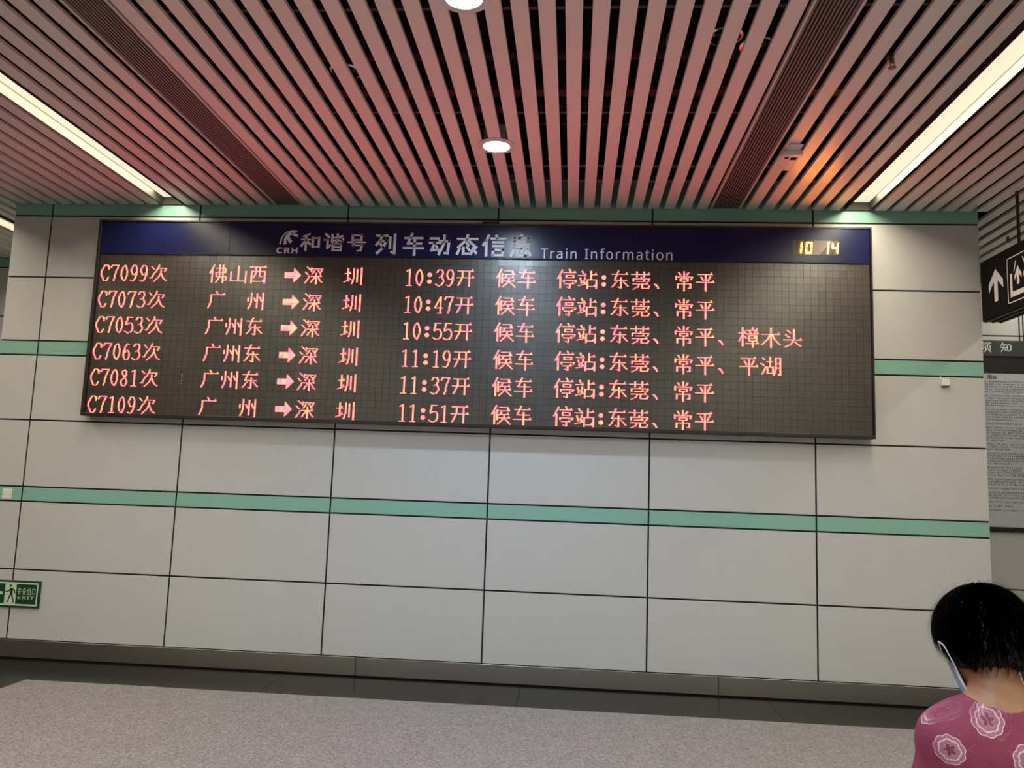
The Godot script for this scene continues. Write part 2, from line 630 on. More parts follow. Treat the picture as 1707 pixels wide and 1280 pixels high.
func panel_wall(parent: Node3D, cols: Array, z: float, rows: Array, skip_first_green := false) -> void:
	var cache := {}
	var joint := 0.014
	for c in cols.size() - 1:
		for r in rows.size() - 1:
			var w: float = cols[c + 1] - cols[c] - joint
			var h: float = rows[r + 1] - rows[r] - joint
			var key := "%.3f %.3f" % [w, h]
			if not cache.has(key):
				cache[key] = bevel(Vector3(w, h, 0.008), 0.0018)
			var green: bool = r in GREEN_ROWS
			put("green_panel" if green else "panel", cache[key], M.panel_green if green else M.panel_cream, parent, Vector3((cols[c] + cols[c + 1]) / 2.0, (rows[r] + rows[r + 1]) / 2.0, z - 0.004))


func build_walls() -> void:
	var w := structure("wall_front")
	var st := st_new()
	add_box(st, Vector3(-4.575, 0, RECESS), Vector3(4.143, SLAB, -0.0072))
	put("core", st_done(st), M.joint_black, w)
	panel_wall(w, COLS, 0.0, ROWS)
	# the ends of the block, panelled like its front
	for side in [-1, 1]:
		var x: float = -4.585 if side < 0 else 4.153
		for r in ROWS.size() - 1:
			var h: float = ROWS[r + 1] - ROWS[r] - 0.011
			var green: bool = r in GREEN_ROWS
			put("green_panel" if green else "panel", bevel(Vector3(0.022, h, 1.86), 0.0018), M.panel_green if green else M.panel_cream, w, Vector3(x - side * 0.011, (ROWS[r] + ROWS[r + 1]) / 2.0, -0.955))
	var back := structure("wall_recess")
	st = st_new()
	add_box(st, Vector3(-SIDE - 0.3, 0, RECESS - 0.3), Vector3(SIDE + 0.3, SLAB, RECESS - 0.0072))
	put("core", st_done(st), M.joint_black, back)
	panel_wall(back, [4.165, 5.462, 5.502, 6.88, 8.26, 9.0], RECESS, ROWS)
	panel_wall(back, [-9.0, -8.0, -6.62, -5.24, -4.6], RECESS, ROWS)
	for d in [["wall_left", Vector3(-SIDE - 0.15, SLAB / 2, (REAR + RECESS) / 2), Vector3(0.3, SLAB, REAR - RECESS)], ["wall_right", Vector3(SIDE + 0.15, SLAB / 2, (REAR + RECESS) / 2), Vector3(0.3, SLAB, REAR - RECESS)], ["wall_rear", Vector3(0, SLAB / 2, REAR + 0.15), Vector3(2 * SIDE + 0.6, SLAB, 0.3)]]:
		var o := put(d[0], box(d[2]), M.plaster, self, d[1])
		o.set_meta("kind", "structure")


func slat_mesh(length: float) -> ArrayMesh:   # an upturned tray: flat face, rounded lower edges, folded sides; along z from 0
	var st := st_new()
	var a := SLAT_W / 2
	var prof := [Vector2(-a, 0.024), Vector2(-a, 0.003), Vector2(-a + 0.001, 0.001), Vector2(-a + 0.003, 0), Vector2(a - 0.003, 0), Vector2(a - 0.001, 0.001), Vector2(a, 0.003), Vector2(a, 0.024)]
	for i in prof.size():
		var p: Vector2 = prof[i]
		var q: Vector2 = prof[(i + 1) % prof.size()]
		quad(st, Vector3(p.x, p.y, 0), Vector3(q.x, q.y, 0), Vector3(q.x, q.y, length), Vector3(p.x, p.y, length))
	var ends := PackedVector2Array(prof)
	flat_poly(st, ends, length)
	for i in range(1, prof.size() - 1):
		tri(st, v3(prof[0]), v3(prof[i]), v3(prof[i + 1]))
	return st_done(st)


func slat_positions() -> Array:
	var xs := []
	for k in range(-13, 13):                       # between the two air diffusers
		xs.append(0.057 + k * PITCH + SLAT_W / 2)
	for k in 6:
		xs.append(2.18 + k * PITCH + SLAT_W / 2)
		xs.append(-2.11 - k * PITCH - SLAT_W / 2)
	var x := 3.28
	while x < SIDE - 0.1:
		if not (x < 5.61 and x + SLAT_W > 5.37):
			xs.append(x + SLAT_W / 2)
		x += PITCH
	x = -3.175
	var k2 := 0
	while x > -SIDE + 0.1:
		if not (x > -5.25 and x - SLAT_W < -5.02):
			xs.append(x - SLAT_W / 2)
		x -= PITCH
	return xs


func build_ceiling() -> void:
	var c := structure("ceiling")
	var st := st_new()
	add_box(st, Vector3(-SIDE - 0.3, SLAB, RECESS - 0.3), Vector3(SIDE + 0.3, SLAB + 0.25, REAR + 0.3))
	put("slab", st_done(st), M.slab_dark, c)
	var front := slat_mesh(REAR - 0.04)
	var deep := slat_mesh(REAR - RECESS - 0.06)
	for x in slat_positions():
		var over_block: bool = x > -4.63 and x < 4.20
		if absf(x - 0.103) < 0.01:   # cut through for the downlights
			var from := 0.014
			for z in DOWNLIGHTS + [REAR + 0.07]:
				put("slat", slat_mesh(z - 0.102 - from), M.slat, c, Vector3(x, CEIL, from))
				from = z + 0.102
			continue
		put("slat", front if over_block else deep, M.slat, c, Vector3(x, CEIL, 0.014 if over_block else RECESS + 0.03))
	# dark carriers that the slats clip on to
	for z in [0.62, 1.82, 3.02, 4.22, 5.42, 6.62, 7.82, 9.02, 10.22, 11.42]:
		var cuts := [-SIDE, -5.25, -5.01, -3.15, -2.92, -2.07, -1.79, -0.01, 0.22, 1.86, 2.14, 3.01, 3.25, 5.37, 5.61, SIDE]   # broken at lamps and diffusers
		for i in range(0, cuts.size(), 2):
			var cs := st_new()
			add_box(cs, Vector3(cuts[i], CEIL + 0.026, z - 0.012), Vector3(cuts[i + 1], CEIL + 0.060, z + 0.012))
			put("carrier", st_done(cs), M.rail_dark, c)


func build_baseboard() -> void:
	var b := structure("baseboard_front")
	var cuts := [-4.585, -4.139, -1.072, 1.96, 4.153]
	for i in cuts.size() - 1:
		var w: float = cuts[i + 1] - cuts[i] - 0.003
		put("steel_strip", bevel(Vector3(w, 0.148, 0.014), 0.002), M.steel, b, Vector3((cuts[i] + cuts[i + 1]) / 2.0, 0.012 + 0.074, 0.0))
	var s := structure("baseboard_recess")
	for r in [[4.18, 6.6], [6.6, 8.98], [-6.8, -4.62], [-8.98, -6.8]]:
		put("steel_strip", bevel(Vector3(r[1] - r[0] - 0.003, 0.148, 0.016), 0.002), M.steel, s, Vector3((r[0] + r[1]) / 2.0, 0.086, RECESS - 0.002))


# ------------------------------------------------------------------ the train board
func dot(buf: PackedByteArray, x: int, y: int) -> void:
	if x >= 0 and x < 896 and y >= 0 and y < 192:
		buf[y * 896 + x] = 1


func led_line(buf: PackedByteArray, a: Vector2, b: Vector2, ox: int, oy: int, serif: bool) -> void:
	var d := b - a
	var n := maxi(1, int(maxf(absf(d.x), absf(d.y))))
	var level := absf(d.x) > 2.4 * absf(d.y)
	for i in n + 1:
		var p := a + d * (float(i) / n)
		var x := ox + int(round(p.x))
		var y := oy + int(round(p.y))
		dot(buf, x, y)
		if not level:
			dot(buf, x + 1, y)
		elif i % 4 == 1 and false:
			dot(buf, x, y + 1)
	if level and serif and absf(d.x) > 6:
		var e := a if a.x > b.x else b
		for k in 3:
			dot(buf, ox + int(e.x) - 1 + (0 if k < 2 else 1), oy + int(e.y) - (1 if k == 0 else 0))
		dot(buf, ox + int(e.x) - 2, oy + int(e.y) - 1)
		dot(buf, ox + int(e.x) - 1, oy + int(e.y) - 2)


func led_text(buf: PackedByteArray, text: String, x: int, y: int) -> void:
	for ch in text:
		if ch == "　":
			x += 24
		elif ch == "→":
			for yy in range(9, 16):
				for xx in range(0, 12):
					dot(buf, x + xx, y + yy)
			for yy in range(4, 21):
				for xx in 9 - absi(yy - 12):
					dot(buf, x + 11 + xx, y + yy)
			x += 24
		elif ch == ":":
			for c in [9, 17]:
				for yy in range(-2, 3):
					for xx in range(-2, 3):
						if absi(xx) + absi(yy) < 4:
							dot(buf, x + 6 + xx, y + c + yy)
			x += 12
		else:
			for line in strokes(ch):
				for i in line.size() - 1:
					led_line(buf, line[i], line[i + 1], x, y, line.size() == 2)
			x += 12 if ch in "0123456789C" else 24


func build_led_texture() -> Array:
	var buf := PackedByteArray()
	buf.resize(896 * 192)
	var lines := [
		["C7099次", "佛山西", "10:39开", "停站:东莞、常平"],
		["C7073次", "广　州", "10:47开", "停站:东莞、常平"],
		["C7053次", "广州东", "10:55开", "停站:东莞、常平、樟木头"],
		["C7063次", "广州东", "11:19开", "停站:东莞、常平、平湖"],
		["C7081次", "广州东", "11:37开", "停站:东莞、常平"],
		["C7109次", "广　州", "11:51开", "停站:东莞、常平"],
	]
	for r in 6:
		var y := int(round(10 + 31.6 * r))
		led_text(buf, lines[r][0], 1, y)
		led_text(buf, lines[r][1], 135, y)
		led_text(buf, "→", 228, y)
		led_text(buf, "深　圳", 250, y)
		led_text(buf, lines[r][2], 370, y)
		led_text(buf, "候车", 477, y)
		led_text(buf, lines[r][3], 547, y)
	for p in [[113, 143], [113, 146], [113, 150], [113, 153]]:   # a few stray faulty dots
		dot(buf, p[0], p[1])
	var k := 2
	var em := PackedByteArray()
	var al := PackedByteArray()
	em.resize(896 * 192 * k * k * 3)
	al.resize(896 * 192 * k * k * 3)
	var r2 := RandomNumberGenerator.new()
	r2.seed = 17
	var hue := FastNoiseLite.new()
	hue.seed = 2
	hue.frequency = 0.09
	for y in 192:
		for x in 896:
			var lit := buf[y * 896 + x] == 1
			var hn := hue.get_noise_2d(x, y)
			var v := 0.205 + 0.05 * r2.randf()
			for sy in k:
				for sx in k:
					var i := (((y * k + sy) * 896 * k) + x * k + sx) * 3
					if lit:
						em[i] = 255
						em[i + 1] = int(102 + 38 * hn)
						em[i + 2] = int(92 - 34 * hn)
					var s := v if (sx + sy) % 2 == 0 else v * 0.72
					al[i] = int(255 * s * 1.09)
					al[i + 1] = int(255 * s * 0.97)
					al[i + 2] = int(255 * s * 0.86)
	var e := Image.create_from_data(896 * k, 192 * k, false, Image.FORMAT_RGB8, em)
	var a := Image.create_from_data(896 * k, 192 * k, false, Image.FORMAT_RGB8, al)
	return [ImageTexture.create_from_image(e), ImageTexture.create_from_image(a)]


func add_module(st: SurfaceTool, col: int, row: int, origin: Vector3) -> void:
	var s := 8 * DOT
	var g := 0.0007
	var cx := LED_X + (col + 0.5) * s
	var cy := LED_Y - (row + 0.5) * s
	var tilt := Basis.from_euler(Vector3(rng.randfn(0, 0.006), rng.randfn(0, 0.006), 0))
	var c := Vector3(cx, cy, LED_Z + rng.randfn(0, 0.0005)) - origin
	var h := s / 2 - g
	var u0 := (col * 8.0) / 896.0
	var u1 := (col * 8.0 + 8) / 896.0
	var v0 := (row * 8.0) / 192.0
	var v1 := (row * 8.0 + 8) / 192.0
	var f := [Vector3(-h, h, 0), Vector3(h, h, 0), Vector3(h, -h, 0), Vector3(-h, -h, 0)]
	var uv := [Vector2(u0, v0), Vector2(u1, v0), Vector2(u1, v1), Vector2(u0, v1)]
	for i in [0, 1, 2, 0, 2, 3]:
		st.set_uv(uv[i])
		st.add_vertex(c + tilt * f[i])
	for i in 4:   # the sides of the block, 12 mm deep; they show the unlit rim
		var a: Vector3 = c + tilt * f[i]
		var b: Vector3 = c + tilt * f[(i + 1) % 4]
		var d := Vector3(0, 0, -0.012)
		for p in [a, a + d, b + d, a, b + d, b]:
			st.set_uv(Vector2(0.998, 0.02))
			st.add_vertex(p)


func build_display() -> void:
	var at := Vector3(-0.22, 2.14, 0.0)
	var t := thing("train_information_display", "wide LED train departure board with blue header and red Chinese text lines", "display board", at)
	var o := at
	var x0 := -3.662
	var x1 := 3.212
	var y0 := 2.142
	var y1 := 3.945
	# casing
	var st := st_new()
	add_box(st, Vector3(x0 + 0.01, y0 + 0.01, 0.004) - o, Vector3(x1 - 0.01, y1 - 0.01, 0.082) - o)
	put("casing", st_done(st), M.frame_dark, t)
	for b in [["frame_bar", Vector3(x0, y0, 0.01), Vector3(x1, y0 + 0.022, 0.125)], ["frame_bar", Vector3(x0, y1 - 0.016, 0.01), Vector3(x1, y1, 0.125)], ["frame_bar", Vector3(x0, y0 + 0.022, 0.01), Vector3(LED_X - 0.002, y1 - 0.016, 0.125)], ["frame_bar", Vector3(3.198, y0 + 0.022, 0.01), Vector3(x1, y1 - 0.016, 0.125)], ["divider", Vector3(LED_X, LED_Y + 0.001, 0.08), Vector3(3.197, LED_Y + 0.008, 0.116)]]:
		var size: Vector3 = b[2] - b[1]
		put(b[0], bevel(size, 0.0025), M.frame_dark, t, (b[1] + b[2]) / 2.0 - o)
	put("lower_lip", bevel(Vector3(x1 - x0 - 0.03, 0.006, 0.006), 0.002), M.frame_edge, t, Vector3((x0 + x1) / 2, y0 + 0.024, 0.124) - o)
	# header of glossy blue sheets side by side
	var hx := [LED_X, -2.42, 1.2, 3.196]
	for i in 3:
		put("header_sheet", bevel(Vector3(hx[i + 1] - hx[i] - 0.0015, 3.928 - 3.635, 0.006), 0.0008), M.header_blue, t, Vector3((hx[i] + hx[i + 1]) / 2.0, (3.928 + 3.635) / 2, 0.112) - o)
	var hz := 0.1158
	var title := [["列", -1.085, 3.650, 0.205], ["车", -0.838, 3.648, 0.205], ["动", -0.598, 3.647, 0.205], ["态", -0.358, 3.645, 0.208], ["信", -0.120, 3.643, 0.208], ["息", 0.120, 3.642, 0.208]]
	for c in title:
		put("character", glyph(c[0], Vector2(c[3], 0.200), 0.024, 0.86), M.letter_white, t, Vector3(c[1], c[2], hz) - o)
	for c in [["和", -1.762, 3.674, 0.19], ["谐", -1.556, 3.672, 0.195], ["号", -1.345, 3.668, 0.19]]:
		put("character", glyph(c[0], Vector2(c[3], 0.172), 0.021, 0.62), M.letter_white, t, Vector3(c[1], c[2], hz) - o)
	put("wording", words("Train Information", "Droid Sans", 400, 5, 0.099, 1.139), M.letter_white, t, Vector3(0.398, 3.634, hz) - o)
	put("wording", words("CRH", "Droid Sans", 700, 2, 0.056, 0.195), M.letter_white, t, Vector3(-1.981, 3.651, hz) - o)
	# the emblem: three sweeps fanning down to the left from the upper right
	for s in [[Vector2(-1.835, 3.868), Vector2(-1.945, 3.850), Vector2(-1.950, 3.738), 0.015], [Vector2(-1.815, 3.866), Vector2(-1.920, 3.845), Vector2(-1.905, 3.736), 0.028], [Vector2(-1.800, 3.850), Vector2(-1.925, 3.830), Vector2(-1.850, 3.752), 0.032], [Vector2(-1.792, 3.862), Vector2(-1.905, 3.842), Vector2(-1.792, 3.815), 0.026]]:
		var pts := PackedVector2Array()
		var back := []
		for i in 15:
			var f := i / 14.0
			var p: Vector2 = s[0].lerp(s[1], f).lerp(s[1].lerp(s[2], f), f)
			var dd: Vector2 = (s[1] - s[0]).lerp(s[2] - s[1], f).normalized()
			var w: float = s[3] * (0.12 + 0.88 * pow(f, 0.8)) * 0.5
			var nn := Vector2(-dd.y, dd.x) * w
			pts.append(p + nn)
			back.push_front(p - nn)
		pts.append_array(PackedVector2Array(back))
		var es := st_new()
		for i in 14:
			quad(es, v3(pts[i]), v3(pts[i + 1]), v3(pts[28 - i]), v3(pts[29 - i]))
		put("emblem_sweep", st_done(es), M.letter_white, t, Vector3(0, 0, hz) - o)
	# LED blocks of 8 by 8 dots
	var tex := build_led_texture()
	var lm := mat("led_block", Color(1, 1, 1), 0.32)
	lm.metallic_specular = 0.75
	lm.albedo_texture = tex[1]
	lm.emission_enabled = true
	lm.emission = Color.BLACK
	lm.emission_texture = tex[0]
	lm.emission_energy_multiplier = 4.0
	lm.texture_repeat = false
	var order := []
	for c in 112:
		for r in 24:
			var p := Vector3(LED_X + (c + 0.5) * 8 * DOT, LED_Y - (r + 0.5) * 8 * DOT, LED_Z)
			order.append([p.distance_to(Vector3(2.2, 3.3, 2.0)), c, r])
	order.sort_custom(func(a, b): return a[0] < b[0])
	var rest := st_new()
	for i in order.size():
		if i < 300:
			var ms := st_new()
			add_module(ms, order[i][1], order[i][2], o)
			put("led_block", st_done(ms), lm, t)
		else:
			add_module(rest, order[i][1], order[i][2], o)
	var rb := put("led_blocks", st_done(rest), lm, t)
	rb.set_meta("kind", "stuff")
	# clock
	put("clock_window", box(Vector3(0.385, 0.128, 0.004)), M.clock_window, t, Vector3(2.750, 3.760, 0.1155) - o)
	var film := PackedVector2Array([Vector2(2.735, 3.823), Vector2(2.885, 3.823), Vector2(2.775, 3.697), Vector2(2.715, 3.697)])
	put("film_scrap", plate(film, 0.001), M.clock_film, t, Vector3(0, 0, 0.1178) - o)
	var segs := {"1": "bc", "0": "abcdef", "4": "bcfg"}
	var digits := [["1", 2.570], ["0", 2.655], ["1", 2.795], ["4", 2.872]]
	for d in digits:
		for k in "abcdefg":
			var on: bool = k in segs[d[0]]
			if not on and d[1] == 2.795:
				continue
			put("clock_segment", segment(k), M.clock_segment_glow if on else M.clock_segment_off, t, Vector3(d[1], 3.706, 0.1185) - o)
	# bracket that ties the casing to the wall, and the cable beside it
	put("wall_bracket", bevel(Vector3(0.155, 0.05, 0.04), 0.003), M.frame_dark, t, Vector3(-0.06, 3.966, 0.021) - o)


func segment(k: String) -> ArrayMesh:
	var w := 0.058
	var h := 0.106
	var s := 0.017
	var slant := 0.10
	var r := {"a": Rect2(0.004, h - s, w - 0.008, s), "g": Rect2(0.004, h / 2 - s / 2, w - 0.008, s), "d": Rect2(0.004, 0, w - 0.008, s), "f": Rect2(0, h / 2 + 0.002, s, h / 2 - 0.004), "b": Rect2(w - s, h / 2 + 0.002, s, h / 2 - 0.004), "e": Rect2(0, 0.002, s, h / 2 - 0.004), "c": Rect2(w - s, 0.002, s, h / 2 - 0.004)}
	var q: Rect2 = r[k]
	var pts := PackedVector2Array()
	for p in [q.position, q.position + Vector2(q.size.x, 0), q.end, q.position + Vector2(0, q.size.y)]:
		pts.append(Vector2(p.x + p.y * slant, p.y))
	return plate(pts, 0.001)


# ------------------------------------------------------------------ ceiling fittings
func build_light_fittings() -> void:
	var where := ["over the display board's blank left end", "over the clock end of the display board", "beyond the panelled wall's exit sign end", "added out of view to light the right recess"]
	for i in 4:
		var s: Array = STRIPS[i]
		var t := thing("trough_light", "long warm white light trough %s" % where[i], "ceiling light", Vector3(s[0], CEIL, (s[2] + s[3]) / 2.0), "light troughs between the slats")
		var len: float = s[3] - s[2]
		var a: float = s[1] / 2.0
		put("diffuser", box(Vector3(s[1], 0.004, len)), M.tube_light_glow, t, Vector3(0, 0.077, 0))
		for side in [-1, 1]:
			put("side_wall", box(Vector3(0.006, 0.080, len)), M.trough_grey, t, Vector3(side * (a + 0.003), 0.041, 0))
		for side in [-1, 1]:
			put("end_cap", box(Vector3(s[1], 0.070, 0.004)), M.trough_grey, t, Vector3(0, 0.038, side * (len / 2 - 0.002)))
		put("housing", box(Vector3(s[1] + 0.014, 0.006, len)), M.rail_dark, t, Vector3(0, 0.084, 0))
	var trim := lathe([Vector2(0.094, 0.030), Vector2(0.096, -0.007), Vector2(0.126, -0.009), Vector2(0.138, -0.006), Vector2(0.140, -0.001), Vector2(0.099, -0.001)], 40)
	var can := lathe([Vector2(0.099, -0.001), Vector2(0.099, 0.12), Vector2(0.0, 0.12)], 32)
	var lens := lathe([Vector2(0.0, 0.029), Vector2(0.0945, 0.029), Vector2(0.0945, 0.033), Vector2(0.0, 0.033)], 32)
	for i in DOWNLIGHTS.size():
		var lab: String = "round cool white recessed downlight with pale rim, %s from the display board" % ["first", "second", "third", "fourth", "fifth", "sixth"][i]
		var t := thing("downlight", lab, "downlight", Vector3(0.105, CEIL, DOWNLIGHTS[i]), "downlights in one row across the slats")
		put("trim_ring", trim, M.white_paint, t)
		put("housing", can, M.white_paint, t)
		put("light_lens", lens, M.downlight_glow, t)


func build_diffusers() -> void:
	for d in [[-2.06, -1.797, "left"], [1.87, 2.132, "right"]]:
		var t := thing("air_diffuser", "long dark ribbed air diffuser between slats above the %s" % ("plain left third of the board" if d[2] == "left" else "clock end of the board"), "air diffuser", Vector3((d[0] + d[1]) / 2.0, CEIL, 6.0), "ribbed air diffusers")
		var w: float = d[1] - d[0]
		var length := REAR - 0.03
		for side in [-1, 1]:
			put("edge_rail", bevel(Vector3(0.016, 0.03, length), 0.002), M.rail_light, t, Vector3(side * (w / 2 - 0.008), 0.015, 0))
		var n := 11
		for k in n:
			put("blade", bevel(Vector3(0.010, 0.022, length), 0.002), M.blade, t, Vector3(-w / 2 + 0.016 + (k + 0.5) * (w - 0.032) / n, 0.019, 0))
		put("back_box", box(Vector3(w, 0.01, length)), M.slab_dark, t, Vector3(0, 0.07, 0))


func rod(called: String, label: String, a: Vector3, b: Vector3, r: float, m: Material, group := "") -> void:
	var c := (a + b) / 2
	var t := put(numbered(called), tube([a - c, b - c], r, 10), m, self, c)
	t.set_meta("label", label)
	t.set_meta("category", called.replace("_", " "))
	if group:
		t.set_meta("group", group)


func build_plenum() -> void:
	rod("conduit", "thin pale conduit crossing above the slats close to the wall", Vector3(-4.2, 4.235, 0.40), Vector3(4.0, 4.235, 0.40), 0.009, M.cable_grey, "conduits above the slats")
	rod("conduit", "pale conduit crossing above the slats just behind the downlight", Vector3(-4.2, 4.27, 0.60), Vector3(4.0, 4.245, 0.72), 0.013, M.cable_grey, "conduits above the slats")
	rod("conduit", "thin dark conduit beside the brown cable tray above the slats", Vector3(-4.2, 4.45, 1.02), Vector3(4.0, 4.45, 1.02), 0.012, M.duct_brown, "conduits above the slats")
	rod("sprinkler_pipe", "red fire pipe running across above the slats", Vector3(-8.5, 4.62, 1.75), Vector3(8.5, 4.62, 1.75), 0.045, M.red_paint)
	# cable trays
	for q in [[1.42, 4.50, "brown cable tray crossing above the slats, the one farther from the wall"], [1.16, 4.50, "brown cable tray crossing above the slats, the one closer to the wall"]]:
		var t := thing("cable_tray", q[2], "cable tray", Vector3(0, q[1], q[0]), "cable trays")
		put("base", box(Vector3(9.0, 0.004, 0.10)), M.duct_brown, t)
		for side in [-1, 1]:
			put("side_rail", box(Vector3(9.0, 0.04, 0.004)), M.duct_brown, t, Vector3(0, 0.018, side * 0.05))
	# shiny lamp housings that stand on the back of the slats
	var shell := lathe([Vector2(0.085, 0.0), Vector2(0.10, 0.004), Vector2(0.10, 0.05), Vector2(0.085, 0.07), Vector2(0.085, 0.24), Vector2(0.0, 0.25)], 28)
	for q in [[1.50, 2.72, "shiny metal can above the slats, the one beside the white cable loop"], [1.70, 2.62, "shiny metal can above the slats, the one closer to the ribbed diffuser"], [-0.74, 2.36, "shiny metal can above the slats over the board's title"]]:
		var t := thing("metal_can", q[2], "metal can", Vector3(q[0], CEIL + 0.03, q[1]), "metal cans above the slats")
		put("shell", shell, M.can_steel, t)
	var loop := []
	for k in 13:
		var a := PI * k / 12.0
		loop.append(Vector3(1.30 - 0.10 * sin(a), 4.20 + 0.05 * sin(a), 2.55 + 0.22 * cos(a)))
	var cb := put(numbered("cable"), tube(loop, 0.004, 6), M.cable_grey, self)
	cb.set_meta("label", "loose white cable looping above the slats beside a metal can")
	cb.set_meta("category", "cable")


func build_small_things() -> void:
	for q in [[2.463, 2.538, "small brass sprinkler head hanging between slats beside the right light trough"], [4.738, -0.673, "small dark sprinkler head hanging between slats above the arrow sign"]]:
		var t := thing("sprinkler", q[2], "sprinkler", Vector3(q[0], CEIL, q[1]), "sprinkler heads")
		put("drop_pipe", tube([Vector3(0, 0.30, 0), Vector3(0, 0.005, 0)], 0.013, 10), M.rail_dark, t)
		put("escutcheon", lathe([Vector2(0.014, 0.0), Vector2(0.030, 0.004), Vector2(0.030, 0.010), Vector2(0.0, 0.012)], 18), M.rail_dark, t)
		put("nozzle", lathe([Vector2(0.004, -0.03), Vector2(0.011, -0.022), Vector2(0.013, 0.0), Vector2(0.0, 0.004)], 14), M.brass, t)
		for side in [-1, 1]:
			put("frame_arm", tube([Vector3(side * 0.010, -0.018, 0), Vector3(side * 0.015, -0.032, 0), Vector3(side * 0.004, -0.052, 0)], 0.0028, 6), M.brass, t)
		put("deflector", lathe([Vector2(0.0, -0.058), Vector2(0.022, -0.056), Vector2(0.022, -0.053), Vector2(0.0, -0.051)], 16), M.brass, t)
	# the small white box fixed under the slats near the clock
	var t := thing("emergency_lamp", "small white box lamp fixed under the slats above the clock", "lamp", Vector3(2.245, CEIL - 0.002, 1.24))
	put("body", bevel(Vector3(0.145, 0.036, 0.075), 0.006), M.white_paint, t, Vector3(0, -0.020, 0.03), Vector3(0.10, -0.12, 0))
	put("bracket", bevel(Vector3(0.10, 0.006, 0.12), 0.001), M.white_paint, t, Vector3(0.0, -0.004, 0.10))
	put("clip", bevel(Vector3(0.03, 0.014, 0.02), 0.003), M.frame_dark, t, Vector3(-0.03, -0.036, -0.002))
	var pl := put(numbered("cover_plate"), bevel(Vector3(0.05, 0.004, 0.20), 0.001), M.slat, self, Vector3(2.296, CEIL + 0.002, 1.00))
	pl.set_meta("label", "short pale plate closing the gap between two slats beside the white box lamp")
	pl.set_meta("category", "plate")
	# socket plate on the left
	t = thing("wall_socket", "small white square socket plate on the green stripe at the wall's left end", "socket", Vector3(-4.348, 1.421, 0.0))
	put("plate", bevel(Vector3(0.092, 0.092, 0.010), 0.003), M.plastic_white, t, Vector3(0, 0, 0.005))
	for side in [-1, 1]:
		put("screw", lathe([Vector2(0.0, -0.001), Vector2(0.004, -0.001), Vector2(0.004, 0.001), Vector2(0.0, 0.001)], 10), M.frame_edge, t, Vector3(side * 0.034, 0, 0.0105), Vector3(PI / 2, 0, 0))
	# sensor on the right
	t = thing("wall_sensor", "small cream sensor box on the wall below the green stripe right of the board", "sensor", Vector3(3.823, 2.64, 0.0))
	put("body", bevel(Vector3(0.068, 0.060, 0.034), 0.005), M.plastic_white, t, Vector3(0, 0, 0.017))
	put("cable", tube([Vector3(-0.03, 0.028, 0.010), Vector3(-0.032, 0.052, 0.006)], 0.0035, 6), M.plastic_white, t)
	put("lower_lens", bevel(Vector3(0.05, 0.010, 0.020), 0.002), M.frame_dark, t, Vector3(0.002, -0.032, 0.018))


